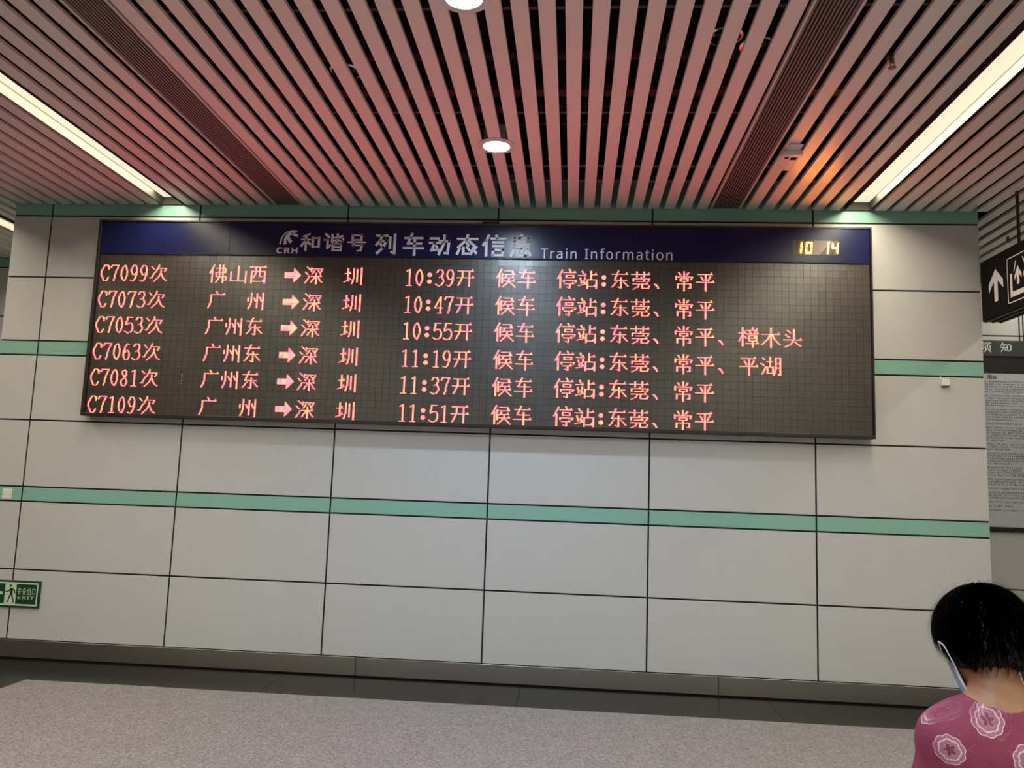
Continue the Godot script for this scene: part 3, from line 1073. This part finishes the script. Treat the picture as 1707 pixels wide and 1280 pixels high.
# ------------------------------------------------------------------ signs
func build_hanging_sign() -> void:
	var x := 4.126
	var y0 := 3.155
	var y1 := 3.668
	var z0 := 0.045
	var z1 := 2.6
	var t := thing("hanging_sign", "long black hanging direction sign with white up arrow and tray pictogram", "sign", Vector3(x + 0.08, y0, (z0 + z1) / 2))
	var o := t.position
	put("box", bevel(Vector3(0.16, y1 - y0, z1 - z0), 0.006), M.black_gloss, t, Vector3(x + 0.08, (y0 + y1) / 2, (z0 + z1) / 2) - o)
	for dx in [0.02, 0.08, 0.14]:
		put("bottom_rail", bevel(Vector3(0.014, 0.012, z1 - z0 - 0.02), 0.003), M.frame_edge, t, Vector3(x + dx, y0 - 0.004, (z0 + z1) / 2) - o)
	for z in [0.5, 2.1]:
		put("hanger_rod", tube([Vector3(x + 0.08, y1 - 0.01, z) - o, Vector3(x + 0.08, SLAB, z) - o], 0.012, 10), M.rail_dark, t)
	# the face looks towards -x; local (u along +z, v up)
	var face := func(called: String, pts: Array) -> void:
		var p2 := PackedVector2Array()
		for p in pts:
			p2.append(Vector2(0.0906 + 0.987 * p.x, 0.0217 + 0.987 * p.y))
		put(called, plate(p2, 0.0015), M.print_white, t, Vector3(x + 0.0005, 0, 0) - o, Vector3(0, -PI / 2, 0))
	# turning by -90 degrees about y sends local x to +z and local z (the front) to -x
	var c := 0.197
	face.call("arrow", [Vector2(c, 3.575), Vector2(c + 0.112, 3.462), Vector2(c + 0.112, 3.392), Vector2(c + 0.028, 3.475), Vector2(c + 0.028, 3.300), Vector2(c - 0.028, 3.300), Vector2(c - 0.028, 3.475), Vector2(c - 0.112, 3.392), Vector2(c - 0.112, 3.462)])
	# rounded outline of the pictogram
	var u0 := 0.375
	var u1 := 0.815
	var w0 := 3.235
	var w1 := 3.605
	for e in [[u0 + 0.02, w0, u1 - 0.02, w0 + 0.008], [u0 + 0.02, w1 - 0.008, u1 - 0.02, w1], [u0, w0 + 0.02, u0 + 0.008, w1 - 0.02], [u1 - 0.008, w0 + 0.02, u1, w1 - 0.02]]:
		face.call("outline", [Vector2(e[0], e[1]), Vector2(e[2], e[1]), Vector2(e[2], e[3]), Vector2(e[0], e[3])])
	for cc in [[u0 + 0.02, w0 + 0.02, PI], [u1 - 0.02, w0 + 0.02, 1.5 * PI], [u1 - 0.02, w1 - 0.02, 0.0], [u0 + 0.02, w1 - 0.02, 0.5 * PI]]:
		var pts := []
		for k in 6:
			pts.append(Vector2(cc[0], cc[1]) + Vector2.from_angle(cc[2] + k * PI / 10) * 0.02)
		for k in 6:
			pts.append(Vector2(cc[0], cc[1]) + Vector2.from_angle(cc[2] + (5 - k) * PI / 10) * 0.012)
		face.call("outline", pts)
	face.call("tray", [Vector2(0.415, 3.47), Vector2(0.445, 3.47), Vector2(0.445, 3.32), Vector2(0.745, 3.32), Vector2(0.745, 3.47), Vector2(0.775, 3.47), Vector2(0.775, 3.28), Vector2(0.415, 3.28)])
	for a in [0.53, 0.66]:
		face.call("small_arrow", [Vector2(a, 3.515), Vector2(a + 0.050, 3.44), Vector2(a + 0.050, 3.405), Vector2(a + 0.017, 3.445), Vector2(a + 0.017, 3.365), Vector2(a - 0.017, 3.365), Vector2(a - 0.017, 3.445), Vector2(a - 0.050, 3.405), Vector2(a - 0.050, 3.44)])
	face.call("ray", [Vector2(0.468, 3.48), Vector2(0.480, 3.48), Vector2(0.512, 3.56), Vector2(0.500, 3.56)])
	face.call("ray", [Vector2(0.598, 3.565), Vector2(0.610, 3.565), Vector2(0.640, 3.50), Vector2(0.628, 3.50)])


func build_notice_board() -> void:
	var z := RECESS
	var x0 := 4.62
	var x1 := 6.05
	var t := thing("notice_board", "tall dark framed notice board with closely printed grey sheet behind the wall corner", "notice board", Vector3((x0 + x1) / 2, 1.35, z))
	var o := t.position
	put("frame", bevel(Vector3(x1 - x0, 3.372 - 1.352, 0.03), 0.004), M.black_matte, t, Vector3((x0 + x1) / 2, (3.372 + 1.352) / 2, z + 0.015) - o)
	put("header_strip", bevel(Vector3(x1 - x0 - 0.01, 0.172, 0.012), 0.003), M.grey_header, t, Vector3((x0 + x1) / 2, 3.283, z + 0.036) - o)
	for c in [["须", 5.026], ["知", 5.238]]:
		put("character", glyph(c[0], Vector2(0.122, 0.118), 0.011), M.print_white, t, Vector3(c[1], 3.236, z + 0.0425) - o)
	# the printed sheet
	var w := 1024
	var h := 1280
	var im := Image.create(w, h, false, Image.FORMAT_RGB8)
	im.fill(rgb8(186, 188, 200))
	var r := RandomNumberGenerator.new()
	r.seed = 31
	var y := 64
	var runs := [5, 5, 5, 1, 6, 3, 5, 4, 3, 1, 3, 1, 1, 1]
	for run in runs:
		for l in run:
			var x := 64
			var last: bool = l == run - 1
			var stop := 960 if not last else r.randi_range(420, 900)
			if l == 0:
				x += 40
			while x < stop:
				if r.randf() < 0.07:
					x += 14
					continue
				for s in r.randi_range(4, 6):   # a dense little sign of a few strokes
					if r.randf() < 0.55:
						im.fill_rect(Rect2i(x + r.randi_range(0, 2), y + r.randi_range(0, 13), r.randi_range(6, 11), 2), rgb8(40, 40, 52))
					else:
						im.fill_rect(Rect2i(x + r.randi_range(0, 10), y + r.randi_range(0, 3), 2, r.randi_range(7, 13)), rgb8(40, 40, 52))
				x += 16
			y += 21
		y += 13
	var sm := mat("printed_sheet", Color(1, 1, 1), 0.5)
	sm.albedo_texture = ImageTexture.create_from_image(im)
	sm.texture_repeat = false
	var st := st_new()
	var a := Vector3(x0 + 0.12, 3.013, z + 0.032) - o
	var b := Vector3(x1 - 0.12, 1.402, z + 0.032) - o
	var cs := [[a, Vector2(0, 0)], [Vector3(b.x, a.y, a.z), Vector2(1, 0)], [b, Vector2(1, 1)], [Vector3(a.x, b.y, a.z), Vector2(0, 1)]]
	for i in [0, 1, 2, 0, 2, 3]:
		st.set_uv(cs[i][1])
		st.add_vertex(cs[i][0])
	put("sheet", st_done(st), sm, t)
	for c in [["须", 5.095], ["知", 5.150]]:
		put("character", glyph(c[0], Vector2(0.050, 0.056), 0.0055), M.print_black, t, Vector3(c[1], 2.945, z + 0.0335) - o)


func build_exit_sign() -> void:
	var x0 := -4.46
	var x1 := -3.935
	var y0 := 0.437
	var y1 := 0.669
	var t := thing("exit_sign", "low green exit sign with walking man and left arrow at the wall's foot", "exit sign", Vector3((x0 + x1) / 2, y0, 0.0))
	var o := t.position
	put("case", bevel(Vector3(x1 - x0, y1 - y0, 0.020), 0.003), M.sign_green, t, Vector3((x0 + x1) / 2, (y0 + y1) / 2, 0.010) - o)
	var z := 0.0202
	var m := 0.022
	for e in [[x0 + m, y0 + m - 0.006, x1 - m, y0 + m + 0.008], [x0 + m, y1 - m - 0.008, x1 - m, y1 - m + 0.006], [x0 + m - 0.006, y0 + m - 0.006, x0 + m + 0.006, y1 - m + 0.006], [x1 - m - 0.006, y0 + m - 0.006, x1 - m + 0.006, y1 - m + 0.006]]:
		put("border_line", plate(PackedVector2Array([Vector2(e[0], e[1]), Vector2(e[2], e[1]), Vector2(e[2], e[3]), Vector2(e[0], e[3])]), 0.0006), M.sign_pale, t, Vector3(0, 0, z) - o)
	var mx0 := -4.256
	var mx1 := -4.152
	put("pale_field", plate(PackedVector2Array([Vector2(mx0, y0 + 0.03), Vector2(mx1, y0 + 0.03), Vector2(mx1, y1 - 0.03), Vector2(mx0, y1 - 0.03)]), 0.0006), M.sign_pale, t, Vector3(0, 0, z) - o)
	# walking man: head, trunk, two arms, two legs, one flat print
	var ms := st_new()
	var head := PackedVector2Array()
	var cx := -4.206
	for k in 14:
		head.append(Vector2(cx, 0.622) + Vector2.from_angle(TAU * k / 14) * 0.0115)
	flat_poly(ms, head, 0)
	for l in [[-4.198, 0.600, -4.194, 0.545, 0.026], [-4.204, 0.596, -4.225, 0.574, 0.010], [-4.225, 0.574, -4.250, 0.572, 0.008], [-4.186, 0.596, -4.166, 0.580, 0.010], [-4.166, 0.580, -4.160, 0.560, 0.008], [-4.198, 0.552, -4.216, 0.515, 0.013], [-4.216, 0.515, -4.220, 0.484, 0.011], [-4.192, 0.552, -4.178, 0.515, 0.013], [-4.178, 0.515, -4.168, 0.484, 0.011], [-4.222, 0.483, -4.232, 0.483, 0.006], [-4.170, 0.483, -4.180, 0.483, 0.006]]:
		var a := Vector2(l[0], l[1])
		var b := Vector2(l[2], l[3])
		var d := (b - a).normalized()
		var n := Vector2(-d.y, d.x) * float(l[4]) * 0.5
		a -= d * 0.003
		b += d * 0.003
		quad(ms, v3(a + n), v3(b + n), v3(b - n), v3(a - n))
	put("walking_man", st_done(ms), M.sign_green, t, Vector3(0, 0, z + 0.0011) - o)
	put("arrow", plate(PackedVector2Array([Vector2(-4.43, 0.553), Vector2(-4.375, 0.598), Vector2(-4.375, 0.570), Vector2(-4.275, 0.570), Vector2(-4.275, 0.545), Vector2(-4.375, 0.545), Vector2(-4.375, 0.508)]), 0.0006), M.sign_pale, t, Vector3(0, 0, z) - o)
	var k2 := 0
	for ch in ["安", "全", "出", "口"]:
		put("character", glyph(ch, Vector2(0.036, 0.062), 0.0045), M.sign_pale, t, Vector3(-4.140 + 0.0445 * k2, 0.548, z + 0.0006) - o)
		k2 += 1
	put("wording", words("EXIT", "Droid Sans", 400, 6, 0.024, 0.150), M.sign_pale, t, Vector3(-4.132, 0.512, z + 0.0004) - o)


# ------------------------------------------------------------------ the traveller
func cap(p: Vector3, a: Vector3, b: Vector3, ra: float, rb: float) -> float:
	var d := b - a
	var h := clampf((p - a).dot(d) / d.length_squared(), 0.0, 1.0)
	return p.distance_to(a + d * h) - lerpf(ra, rb, h)


func ell(p: Vector3, c: Vector3, r: Vector3) -> float:
	var q := (p - c) / r
	var k := q.length()
	return (k - 1.0) * minf(r.x, minf(r.y, r.z)) if k < 1e-4 else k * (k - 1.0) / (q / r).length()


func smin(a: float, b: float, k: float) -> float:
	var h := maxf(k - absf(a - b), 0.0) / k
	return minf(a, b) - h * h * k * 0.25


# mesh of f = 0 as surface nets, added to st; blocks far from the surface are skipped
func nets(st: SurfaceTool, f: Callable, lo: Vector3, hi: Vector3, cell: float, at := Transform3D()) -> void:
	var n := Vector3i(((hi - lo) / cell).ceil())
	var B := 6
	var nb := Vector3i((n.x + B - 1) / B, (n.y + B - 1) / B, (n.z + B - 1) / B)
	var sx := nb.x * B + 1
	var sy := nb.y * B + 1
	var sz := nb.z * B + 1
	var val := PackedFloat32Array()
	val.resize(sx * sy * sz)
	val.fill(NAN)
	var active := []
	var reach := cell * B * 0.9 + cell * 2.0
	for bz in nb.z:
		for by in nb.y:
			for bx in nb.x:
				var c := lo + (Vector3(bx, by, bz) + Vector3.ONE * 0.5) * cell * B
				if absf(f.call(c)) > reach:
					continue
				active.append(Vector3i(bx, by, bz) * B)
				for z in range(bz * B, bz * B + B + 1):
					for y in range(by * B, by * B + B + 1):
						for x in range(bx * B, bx * B + B + 1):
							var i := (z * sy + y) * sx + x
							if is_nan(val[i]):
								val[i] = f.call(lo + Vector3(x, y, z) * cell)
	var verts := {}
	var off := []
	for k in 8:
		off.append((((k >> 2) & 1) * sy + ((k >> 1) & 1)) * sx + (k & 1))
	for b in active:
		for z in range(b.z, b.z + B):
			for y in range(b.y, b.y + B):
				for x in range(b.x, b.x + B):
					var i := (z * sy + y) * sx + x
					var inside := 0
					for k in 8:
						if val[i + off[k]] < 0.0:
							inside += 1
					if inside == 0 or inside == 8:
						continue
					var sum := Vector3.ZERO
					var cnt := 0
					for k in 8:
						for ax in 3:
							var l := k | (1 << ax)
							if l == k:
								continue
							var va := val[i + off[k]]
							var vb := val[i + off[l]]
							if (va < 0.0) != (vb < 0.0):
								var t := va / (va - vb)
								var p := Vector3(k & 1, (k >> 1) & 1, (k >> 2) & 1)
								p[ax] += t
								sum += p
								cnt += 1
					verts[i] = lo + (Vector3(x, y, z) + sum / cnt) * cell
	var nrm := {}
	for i in verts:
		var p: Vector3 = verts[i]
		var e := cell * 0.6
		var v0: float = f.call(p)
		nrm[i] = Vector3(f.call(p + Vector3(e, 0, 0)) - v0, f.call(p + Vector3(0, e, 0)) - v0, f.call(p + Vector3(0, 0, e)) - v0).normalized()
	var stride := [1, sx, sx * sy]
	for i in verts:
		var z: int = i / (sx * sy)
		var y: int = (i / sx) % sy
		var x: int = i % sx
		var here := [x, y, z]
		for ax in 3:
			var u := (ax + 1) % 3
			var v := (ax + 2) % 3
			if here[u] == 0 or here[v] == 0:
				continue
			var a := val[i]
			var bq := val[i + stride[ax]]
			if (a < 0.0) == (bq < 0.0):
				continue
			var q := [i, i - stride[u], i - stride[u] - stride[v], i - stride[v]]
			if not (verts.has(q[1]) and verts.has(q[2]) and verts.has(q[3])):
				continue
			if a < 0.0:
				q.reverse()
			for k in [0, 1, 2, 0, 2, 3]:
				st.set_normal((at.basis * nrm[q[k]]).normalized())
				st.add_vertex(at * verts[q[k]])


const HEAD_AT := Vector3(-0.020, 1.328, -0.053)
const SHOULDER := Vector3(0.118, 1.135, 0.02)
const ELBOW := Vector3(0.174, 0.890, 0.05)
const WRIST := Vector3(0.180, 0.690, -0.06)


func torso_field(p: Vector3) -> float:
	var d := cap(p, Vector3(-0.062, 0.85, 0.0), Vector3(0.062, 0.85, 0.0), 0.108, 0.108)
	d = smin(d, cap(p, Vector3(-0.045, 0.99, 0.0), Vector3(0.045, 0.99, 0.0), 0.098, 0.098), 0.06)
	d = smin(d, cap(p, Vector3(-0.060, 1.075, 0.008), Vector3(0.060, 1.075, 0.008), 0.100, 0.100), 0.06)
	d = smin(d, cap(p, Vector3(-0.072, 1.125, 0.025), Vector3(0.072, 1.125, 0.025), 0.066, 0.066), 0.05)
	var q := Vector3(absf(p.x), p.y, p.z)
	d = smin(d, cap(q, Vector3(0.02, 1.190, 0.015), SHOULDER, 0.050, 0.047), 0.04)
	return d


func arm_field(p: Vector3) -> float:
	var q := Vector3(absf(p.x), p.y, p.z)
	return minf(cap(q, SHOULDER, ELBOW, 0.048, 0.036), cap(q, ELBOW, WRIST, 0.036, 0.023))


func leg_field(p: Vector3) -> float:
	var q := Vector3(absf(p.x), p.y, p.z)
	var d := cap(q, Vector3(0.078, 0.82, 0.0), Vector3(0.085, 0.43, -0.012), 0.088, 0.054)
	return smin(d, cap(q, Vector3(0.085, 0.43, -0.012), Vector3(0.088, 0.07, 0.025), 0.055, 0.034), 0.03)


func body_field(p: Vector3) -> float:
	var d := smin(torso_field(p), arm_field(p), 0.03)
	d = smin(d, leg_field(p), 0.04)
	var q := Vector3(absf(p.x), p.y, p.z)
	d = smin(d, cap(q, Vector3(0.088, 0.045, 0.035), Vector3(0.095, 0.030, -0.13), 0.034, 0.022), 0.03)
	d = smin(d, cap(p, Vector3(0, 1.16, 0.015), Vector3(-0.018, 1.31, -0.030), 0.062, 0.050), 0.05)
	return d


func head_field(p: Vector3) -> float:   # in the head's own axes: -z is where it looks
	var d := ell(p, Vector3(0, 0.028, 0.018), Vector3(0.074, 0.085, 0.092))
	d = smin(d, ell(p, Vector3(0, -0.038, -0.030), Vector3(0.060, 0.074, 0.062)), 0.04)
	d = smin(d, ell(p, Vector3(0, -0.085, -0.058), Vector3(0.030, 0.024, 0.026)), 0.03)
	d = smin(d, cap(p, Vector3(0, 0.0, -0.088), Vector3(0, -0.030, -0.106), 0.008, 0.013), 0.015)
	var q := Vector3(absf(p.x), p.y, p.z)
	d = smin(d, ell(q, Vector3(0.075, -0.008, 0.012), Vector3(0.009, 0.032, 0.018)), 0.008)
	d = maxf(d, -(q.distance_to(Vector3(0.030, 0.008, -0.098)) - 0.015))
	return d


func hand_field(p: Vector3) -> float:   # in the hand's own axes: the fingers run along -y, the palm looks along -x, the thumb lies on -z
	var d := ell(p, Vector3(0, -0.045, 0), Vector3(0.014, 0.048, 0.037))
	d = smin(d, cap(p, Vector3(0, 0.03, 0), Vector3(0, -0.02, 0), 0.023, 0.020), 0.02)
	var roots := [[-0.027, 0.068], [-0.009, 0.075], [0.010, 0.070], [0.027, 0.055]]
	for r in roots:
		var a := Vector3(0, -0.078, r[0])
		var b := a + Vector3(-0.008, -0.45 * r[1], r[0] * 0.05)
		var c := b + Vector3(-0.018, -0.42 * r[1], 0)
		d = smin(d, minf(cap(p, a, b, 0.0088, 0.0080), cap(p, b, c, 0.0080, 0.0064)), 0.006)
	var t0 := Vector3(-0.004, -0.022, -0.028)
	var t1 := Vector3(-0.014, -0.052, -0.050)
	d = smin(d, minf(cap(p, t0, t1, 0.012, 0.0095), cap(p, t1, t1 + Vector3(-0.008, -0.030, -0.006), 0.0095, 0.0072)), 0.008)
	return d


var fold := FastNoiseLite.new()


func blouse_field(p: Vector3) -> float:
	var q := Vector3(absf(p.x), p.y, p.z)
	var puff := cap(q, SHOULDER + Vector3(0.010, -0.012, 0.0), Vector3(0.174, 0.91, 0.045), 0.049, 0.045)
	puff = minf(puff, cap(q, Vector3(0.174, 0.91, 0.045), Vector3(0.180, 0.81, 0.0), 0.045, 0.040))
	# gathers that run down from the shoulder seam
	var ang := atan2(q.z - 0.03, q.x - 0.15)
	puff += 0.0050 * sin(ang * 9.0) * clampf((1.17 - p.y) * 9.0, 0.0, 1.0) * clampf((p.y - 0.95) * 5.0, 0.2, 1.0)
	var t := torso_field(p) - 0.014
	t = smin(t, cap(p, Vector3(-0.066, 0.80, 0.0), Vector3(0.066, 0.80, 0.0), 0.122, 0.122), 0.06)
	var d := smin(t, puff, 0.004)
	d += 0.0022 * fold.get_noise_3d(p.x * 900, p.y * 420, p.z * 900)
	# wide neckline, hem, cuffs
	d = maxf(d, -ell(p, Vector3(0.0, 1.278, 0.02), Vector3(0.108, 0.066, 0.13)))
	d = maxf(d, maxf(0.72 - p.y, 0.80 - p.y if q.x > 0.150 and p.z < 0.03 else -1.0))
	return d


func trouser_field(p: Vector3) -> float:
	var q := Vector3(absf(p.x), p.y, p.z)
	var d := smin(cap(q, Vector3(0.078, 0.82, 0.0), Vector3(0.086, 0.43, -0.008), 0.102, 0.076), cap(q, Vector3(0.086, 0.43, -0.008), Vector3(0.09, 0.08, 0.02), 0.076, 0.062), 0.03)
	d = smin(d, cap(p, Vector3(-0.06, 0.85, 0.0), Vector3(0.06, 0.85, 0.0), 0.116, 0.116), 0.04)
	return maxf(maxf(d, 0.075 - p.y), p.y - 0.90)


func shoe_field(p: Vector3) -> float:
	var d := cap(p, Vector3(0, 0.046, 0.03), Vector3(0.006, 0.036, -0.135), 0.044, 0.034)
	d = smin(d, cap(p, Vector3(0, 0.06, 0.03), Vector3(0, 0.08, 0.025), 0.042, 0.044), 0.02)
	return maxf(maxf(d, 0.004 - p.y), p.y - 0.088)


var strand := FastNoiseLite.new()


func hair_field(p: Vector3) -> float:
	var d := ell(p, Vector3(0.0, 0.030, 0.022), Vector3(0.101, 0.100, 0.116))
	d = smin(d, ell(p, Vector3(0.0, -0.030, 0.060), Vector3(0.080, 0.065, 0.070)), 0.04)
	var a := atan2(p.x, p.z)
	d += 0.004 * strand.get_noise_2d(a * 260.0, p.y * 300.0) + 0.003 * strand.get_noise_2d(a * 900.0 + 500.0, p.y * 160.0)
	# open face, open ears' lower half, the nape
	var face := maxf(p.z + 0.040, p.y - 0.045 - 0.2 * absf(p.x))
	d = maxf(d, -face)
	var under := -0.060 - 0.018 * clampf(p.z * 14.0, 0.0, 1.0)
	under += 0.022 * strand.get_noise_2d(a * 700.0, 40.0) + 0.012 * strand.get_noise_2d(a * 2400.0, 90.0)
	d = maxf(d, under - p.y)
	# nothing solid inside the skull
	return d


func build_person() -> void:
	fold.seed = 4
	fold.frequency = 0.02
	strand.seed = 8
	strand.frequency = 0.02
	var t := thing("person", "person seen from behind in a wine-pink flowered blouse, head bowed, wearing a face mask", "person", Vector3(1.700, 0.0, 5.0))
	t.rotation.y = deg_to_rad(-13.0)
	var tilt := Transform3D(Basis.from_euler(Vector3(deg_to_rad(-40.0), deg_to_rad(12.0), deg_to_rad(3.0))), HEAD_AT)
	var st := SurfaceTool.new()
	st.begin(Mesh.PRIMITIVE_TRIANGLES)
	nets(st, body_field, Vector3(-0.30, -0.02, -0.20), Vector3(0.30, 1.37, 0.20), 0.014)
	nets(st, head_field, Vector3(-0.10, -0.18, -0.14), Vector3(0.10, 0.13, 0.13), 0.006, tilt)
	for side in [-1, 1]:
		var hb := Basis.from_euler(Vector3(deg_to_rad(28.0), 0, deg_to_rad(-4.0 * side)))
		if side < 0:
			hb = hb * Basis.from_scale(Vector3(-1, 1, 1))
		var w := WRIST * Vector3(side, 1, 1)
		var hs := SurfaceTool.new()
		hs.begin(Mesh.PRIMITIVE_TRIANGLES)
		if side > 0:
			nets(st, hand_field, Vector3(-0.06, -0.17, -0.08), Vector3(0.04, 0.06, 0.06), 0.005, Transform3D(hb, w + Vector3(0, -0.01, -0.008)))
		else:
			# mirrored copy: keep the winding right by flipping the field instead of the axes
			var flip := func(p: Vector3) -> float: return hand_field(Vector3(-p.x, p.y, p.z))
			nets(st, flip, Vector3(-0.04, -0.17, -0.08), Vector3(0.06, 0.06, 0.06), 0.005, Transform3D(Basis.from_euler(Vector3(deg_to_rad(28.0), 0, deg_to_rad(4.0))), w + Vector3(0, -0.01, -0.008)))
	st.index()
	put("body", st.commit(), M.skin, t)
	var parts := [["blouse", blouse_field, Vector3(-0.30, 0.66, -0.19), Vector3(0.30, 1.28, 0.19), 0.009, M.blouse], ["trousers", trouser_field, Vector3(-0.22, 0.05, -0.15), Vector3(0.22, 0.95, 0.15), 0.015, M.trousers]]
	for q in parts:
		var s := SurfaceTool.new()
		s.begin(Mesh.PRIMITIVE_TRIANGLES)
		nets(s, q[1], q[2], q[3], q[4])
		s.index()
		put(q[0], s.commit(), q[5], t)
	var ss := SurfaceTool.new()
	ss.begin(Mesh.PRIMITIVE_TRIANGLES)
	nets(ss, shoe_field, Vector3(-0.06, -0.01, -0.19), Vector3(0.06, 0.12, 0.10), 0.010)
	ss.index()
	var shoe := ss.commit()
	put("shoe", shoe, M.shoe, t, Vector3(-0.09, 0, 0))
	put("shoe", shoe, M.shoe, t, Vector3(0.09, 0, 0))
	# hair: a cap of hair and loose locks combed from the crown
	var hs2 := SurfaceTool.new()
	hs2.begin(Mesh.PRIMITIVE_TRIANGLES)
	nets(hs2, hair_field, Vector3(-0.13, -0.13, -0.13), Vector3(0.13, 0.16, 0.16), 0.006, tilt)
	var r := RandomNumberGenerator.new()
	r.seed = 12
	var crown := Vector3(0.0, 0.10, 0.06).normalized()
	var e1 := crown.cross(Vector3.RIGHT).normalized()
	var e2 := crown.cross(e1).normalized()
	for k in 3600:
		var az := r.randf() * TAU
		var start := r.randf_range(0.05, 1.7)
		var stop := start + r.randf_range(0.5, 0.95)
		var lift := r.randf_range(-0.001, 0.006)
		var hang := r.randf() * r.randf()
		var stray := r.randf() < 0.07
		var pts := []
		for i in 7:
			var th := lerpf(start, stop, i / 6.0)
			var dir := crown * cos(th) + (e1 * cos(az + 0.12 * sin(th * 3.0 + k)) + e2 * sin(az + 0.12 * sin(th * 3.0 + k))) * sin(th)
			# march out to the hair surface along dir
			var rad := 0.10
			for m in 4:
				rad -= hair_base(Vector3(0, 0.02, 0.02) + dir * rad)
			var p := Vector3(0, 0.02, 0.02) + dir * (rad + lift + (0.012 * sin(PI * i / 6.0) if stray else 0.0) + 0.004 * pow(i / 6.0, 3))
			if p.y < -0.080 - 0.030 * hang or (p.z < -0.055 and p.y < 0.035):
				break
			pts.append(p)
		if pts.size() < 3:
			continue
		var wide := r.randf_range(0.0008, 0.0020) * (0.5 if stray else 1.0)
		for i in pts.size() - 1:
			var d: Vector3 = (pts[i + 1] - pts[i]).normalized()
			var out: Vector3 = (pts[i] - Vector3(0, 0.02, 0.02)).normalized()
			var sd := d.cross(out).normalized()
			var wa := wide * (1.0 - 0.9 * i / (pts.size() - 1.0))
			var wb := wide * (1.0 - 0.9 * (i + 1) / (pts.size() - 1.0))
			var c4 := [pts[i] - sd * wa, pts[i] + sd * wa, pts[i + 1] + sd * wb, pts[i + 1] - sd * wb]
			for j in [0, 1, 2, 0, 2, 3]:
				hs2.set_normal((tilt.basis * (out + sd * (0.5 if j in [1, 2] else -0.5))).normalized())
				hs2.add_vertex(tilt * c4[j])
	put("hair", hs2.commit(), M.hair, t)
	# eyes
	for side in [-1, 1]:
		var e := put("eye", lathe([Vector2(0.0, -0.012), Vector2(0.0085, -0.0085), Vector2(0.012, 0.0), Vector2(0.0085, 0.0085), Vector2(0.0, 0.012)], 14), M.eye_white, t, tilt * Vector3(0.030 * side, 0.008, -0.082))
		put("iris", lathe([Vector2(0.0, -0.0126), Vector2(0.004, -0.0118), Vector2(0.0055, -0.0105)], 12), M.iris, e, Vector3.ZERO, Vector3(PI / 2 - 0.5, 0, 0))
	# face mask: a pleated sheet round the lower face, with its two loops
	var mk := SurfaceTool.new()
	mk.begin(Mesh.PRIMITIVE_TRIANGLES)
	mk.set_smooth_group(0)
	var grid := []
	for i in 25:
		var th := lerpf(-1.42, 1.42, i / 24.0)
		var col := []
		for j in 13:
			var v := j / 12.0
			var y := lerpf(-0.012, -0.112, v) + 0.018 * absf(th) * (0.4 - v) + 0.022 * pow(absf(th) / 1.42, 2) * (v - 0.25)
			var sc := lerpf(1.0, 0.86, v * v)
			var pleat := 0.0016 * sin(v * 9.0 * PI) * clampf(1.3 - absf(th), 0.0, 1.0)
			col.append(tilt * Vector3((0.073 * sc + pleat) * sin(th), y, -0.014 + (-0.103 * lerpf(1.0, 0.84, v * v) - pleat) * cos(th) * (1.0 if cos(th) > 0 else 0.6)))
		grid.append(col)
	for side in 2:   # outer and inner cloth
		for i in 24:
			for j in 12:
				var a: Vector3 = grid[i][j]
				var b: Vector3 = grid[i + 1][j]
				var c: Vector3 = grid[i + 1][j + 1]
				var d: Vector3 = grid[i][j + 1]
				if side == 0:
					for v in [a, c, b, a, d, c]:
						mk.add_vertex(v)
				else:
					var inn := tilt.basis * Vector3(0, 0, 0.0014)
					for v in [a, b, c, a, c, d]:
						mk.add_vertex(v + inn)
	mk.generate_normals()
	var mask := put("face_mask", mk.commit(), M.mask_blue, t)
	for edge in [0, 12]:
		var line := []
		for i in 25:
			line.append(grid[i][edge])
		put("hem", tube(line, 0.0022, 6), M.mask_white, mask)
	for side in [0, 24]:
		put("hem", tube(grid[side], 0.0020, 6), M.mask_white, mask)
		var s := -1.0 if side == 0 else 1.0
		var ear := [grid[side][1], tilt * Vector3(0.096 * s, -0.008, -0.010), tilt * Vector3(0.106 * s, 0.008, 0.012), tilt * Vector3(0.104 * s, -0.010, 0.026), tilt * Vector3(0.092 * s, -0.045, 0.014), grid[side][11]]
		var cur := Curve3D.new()
		for i in ear.size():
			var tan: Vector3 = (ear[mini(i + 1, ear.size() - 1)] - ear[maxi(i - 1, 0)]) * 0.18
			cur.add_point(ear[i], -tan, tan)
		var pts2 := []
		for i in 33:
			pts2.append(cur.sample_baked(cur.get_baked_length() * i / 32.0))
		put("ear_loop", tube(pts2, 0.0016, 6), M.mask_white, mask)


func hair_base(p: Vector3) -> float:
	var d := ell(p, Vector3(0.0, 0.030, 0.022), Vector3(0.101, 0.100, 0.116))
	return smin(d, ell(p, Vector3(0.0, -0.030, 0.060), Vector3(0.080, 0.065, 0.070)), 0.04)
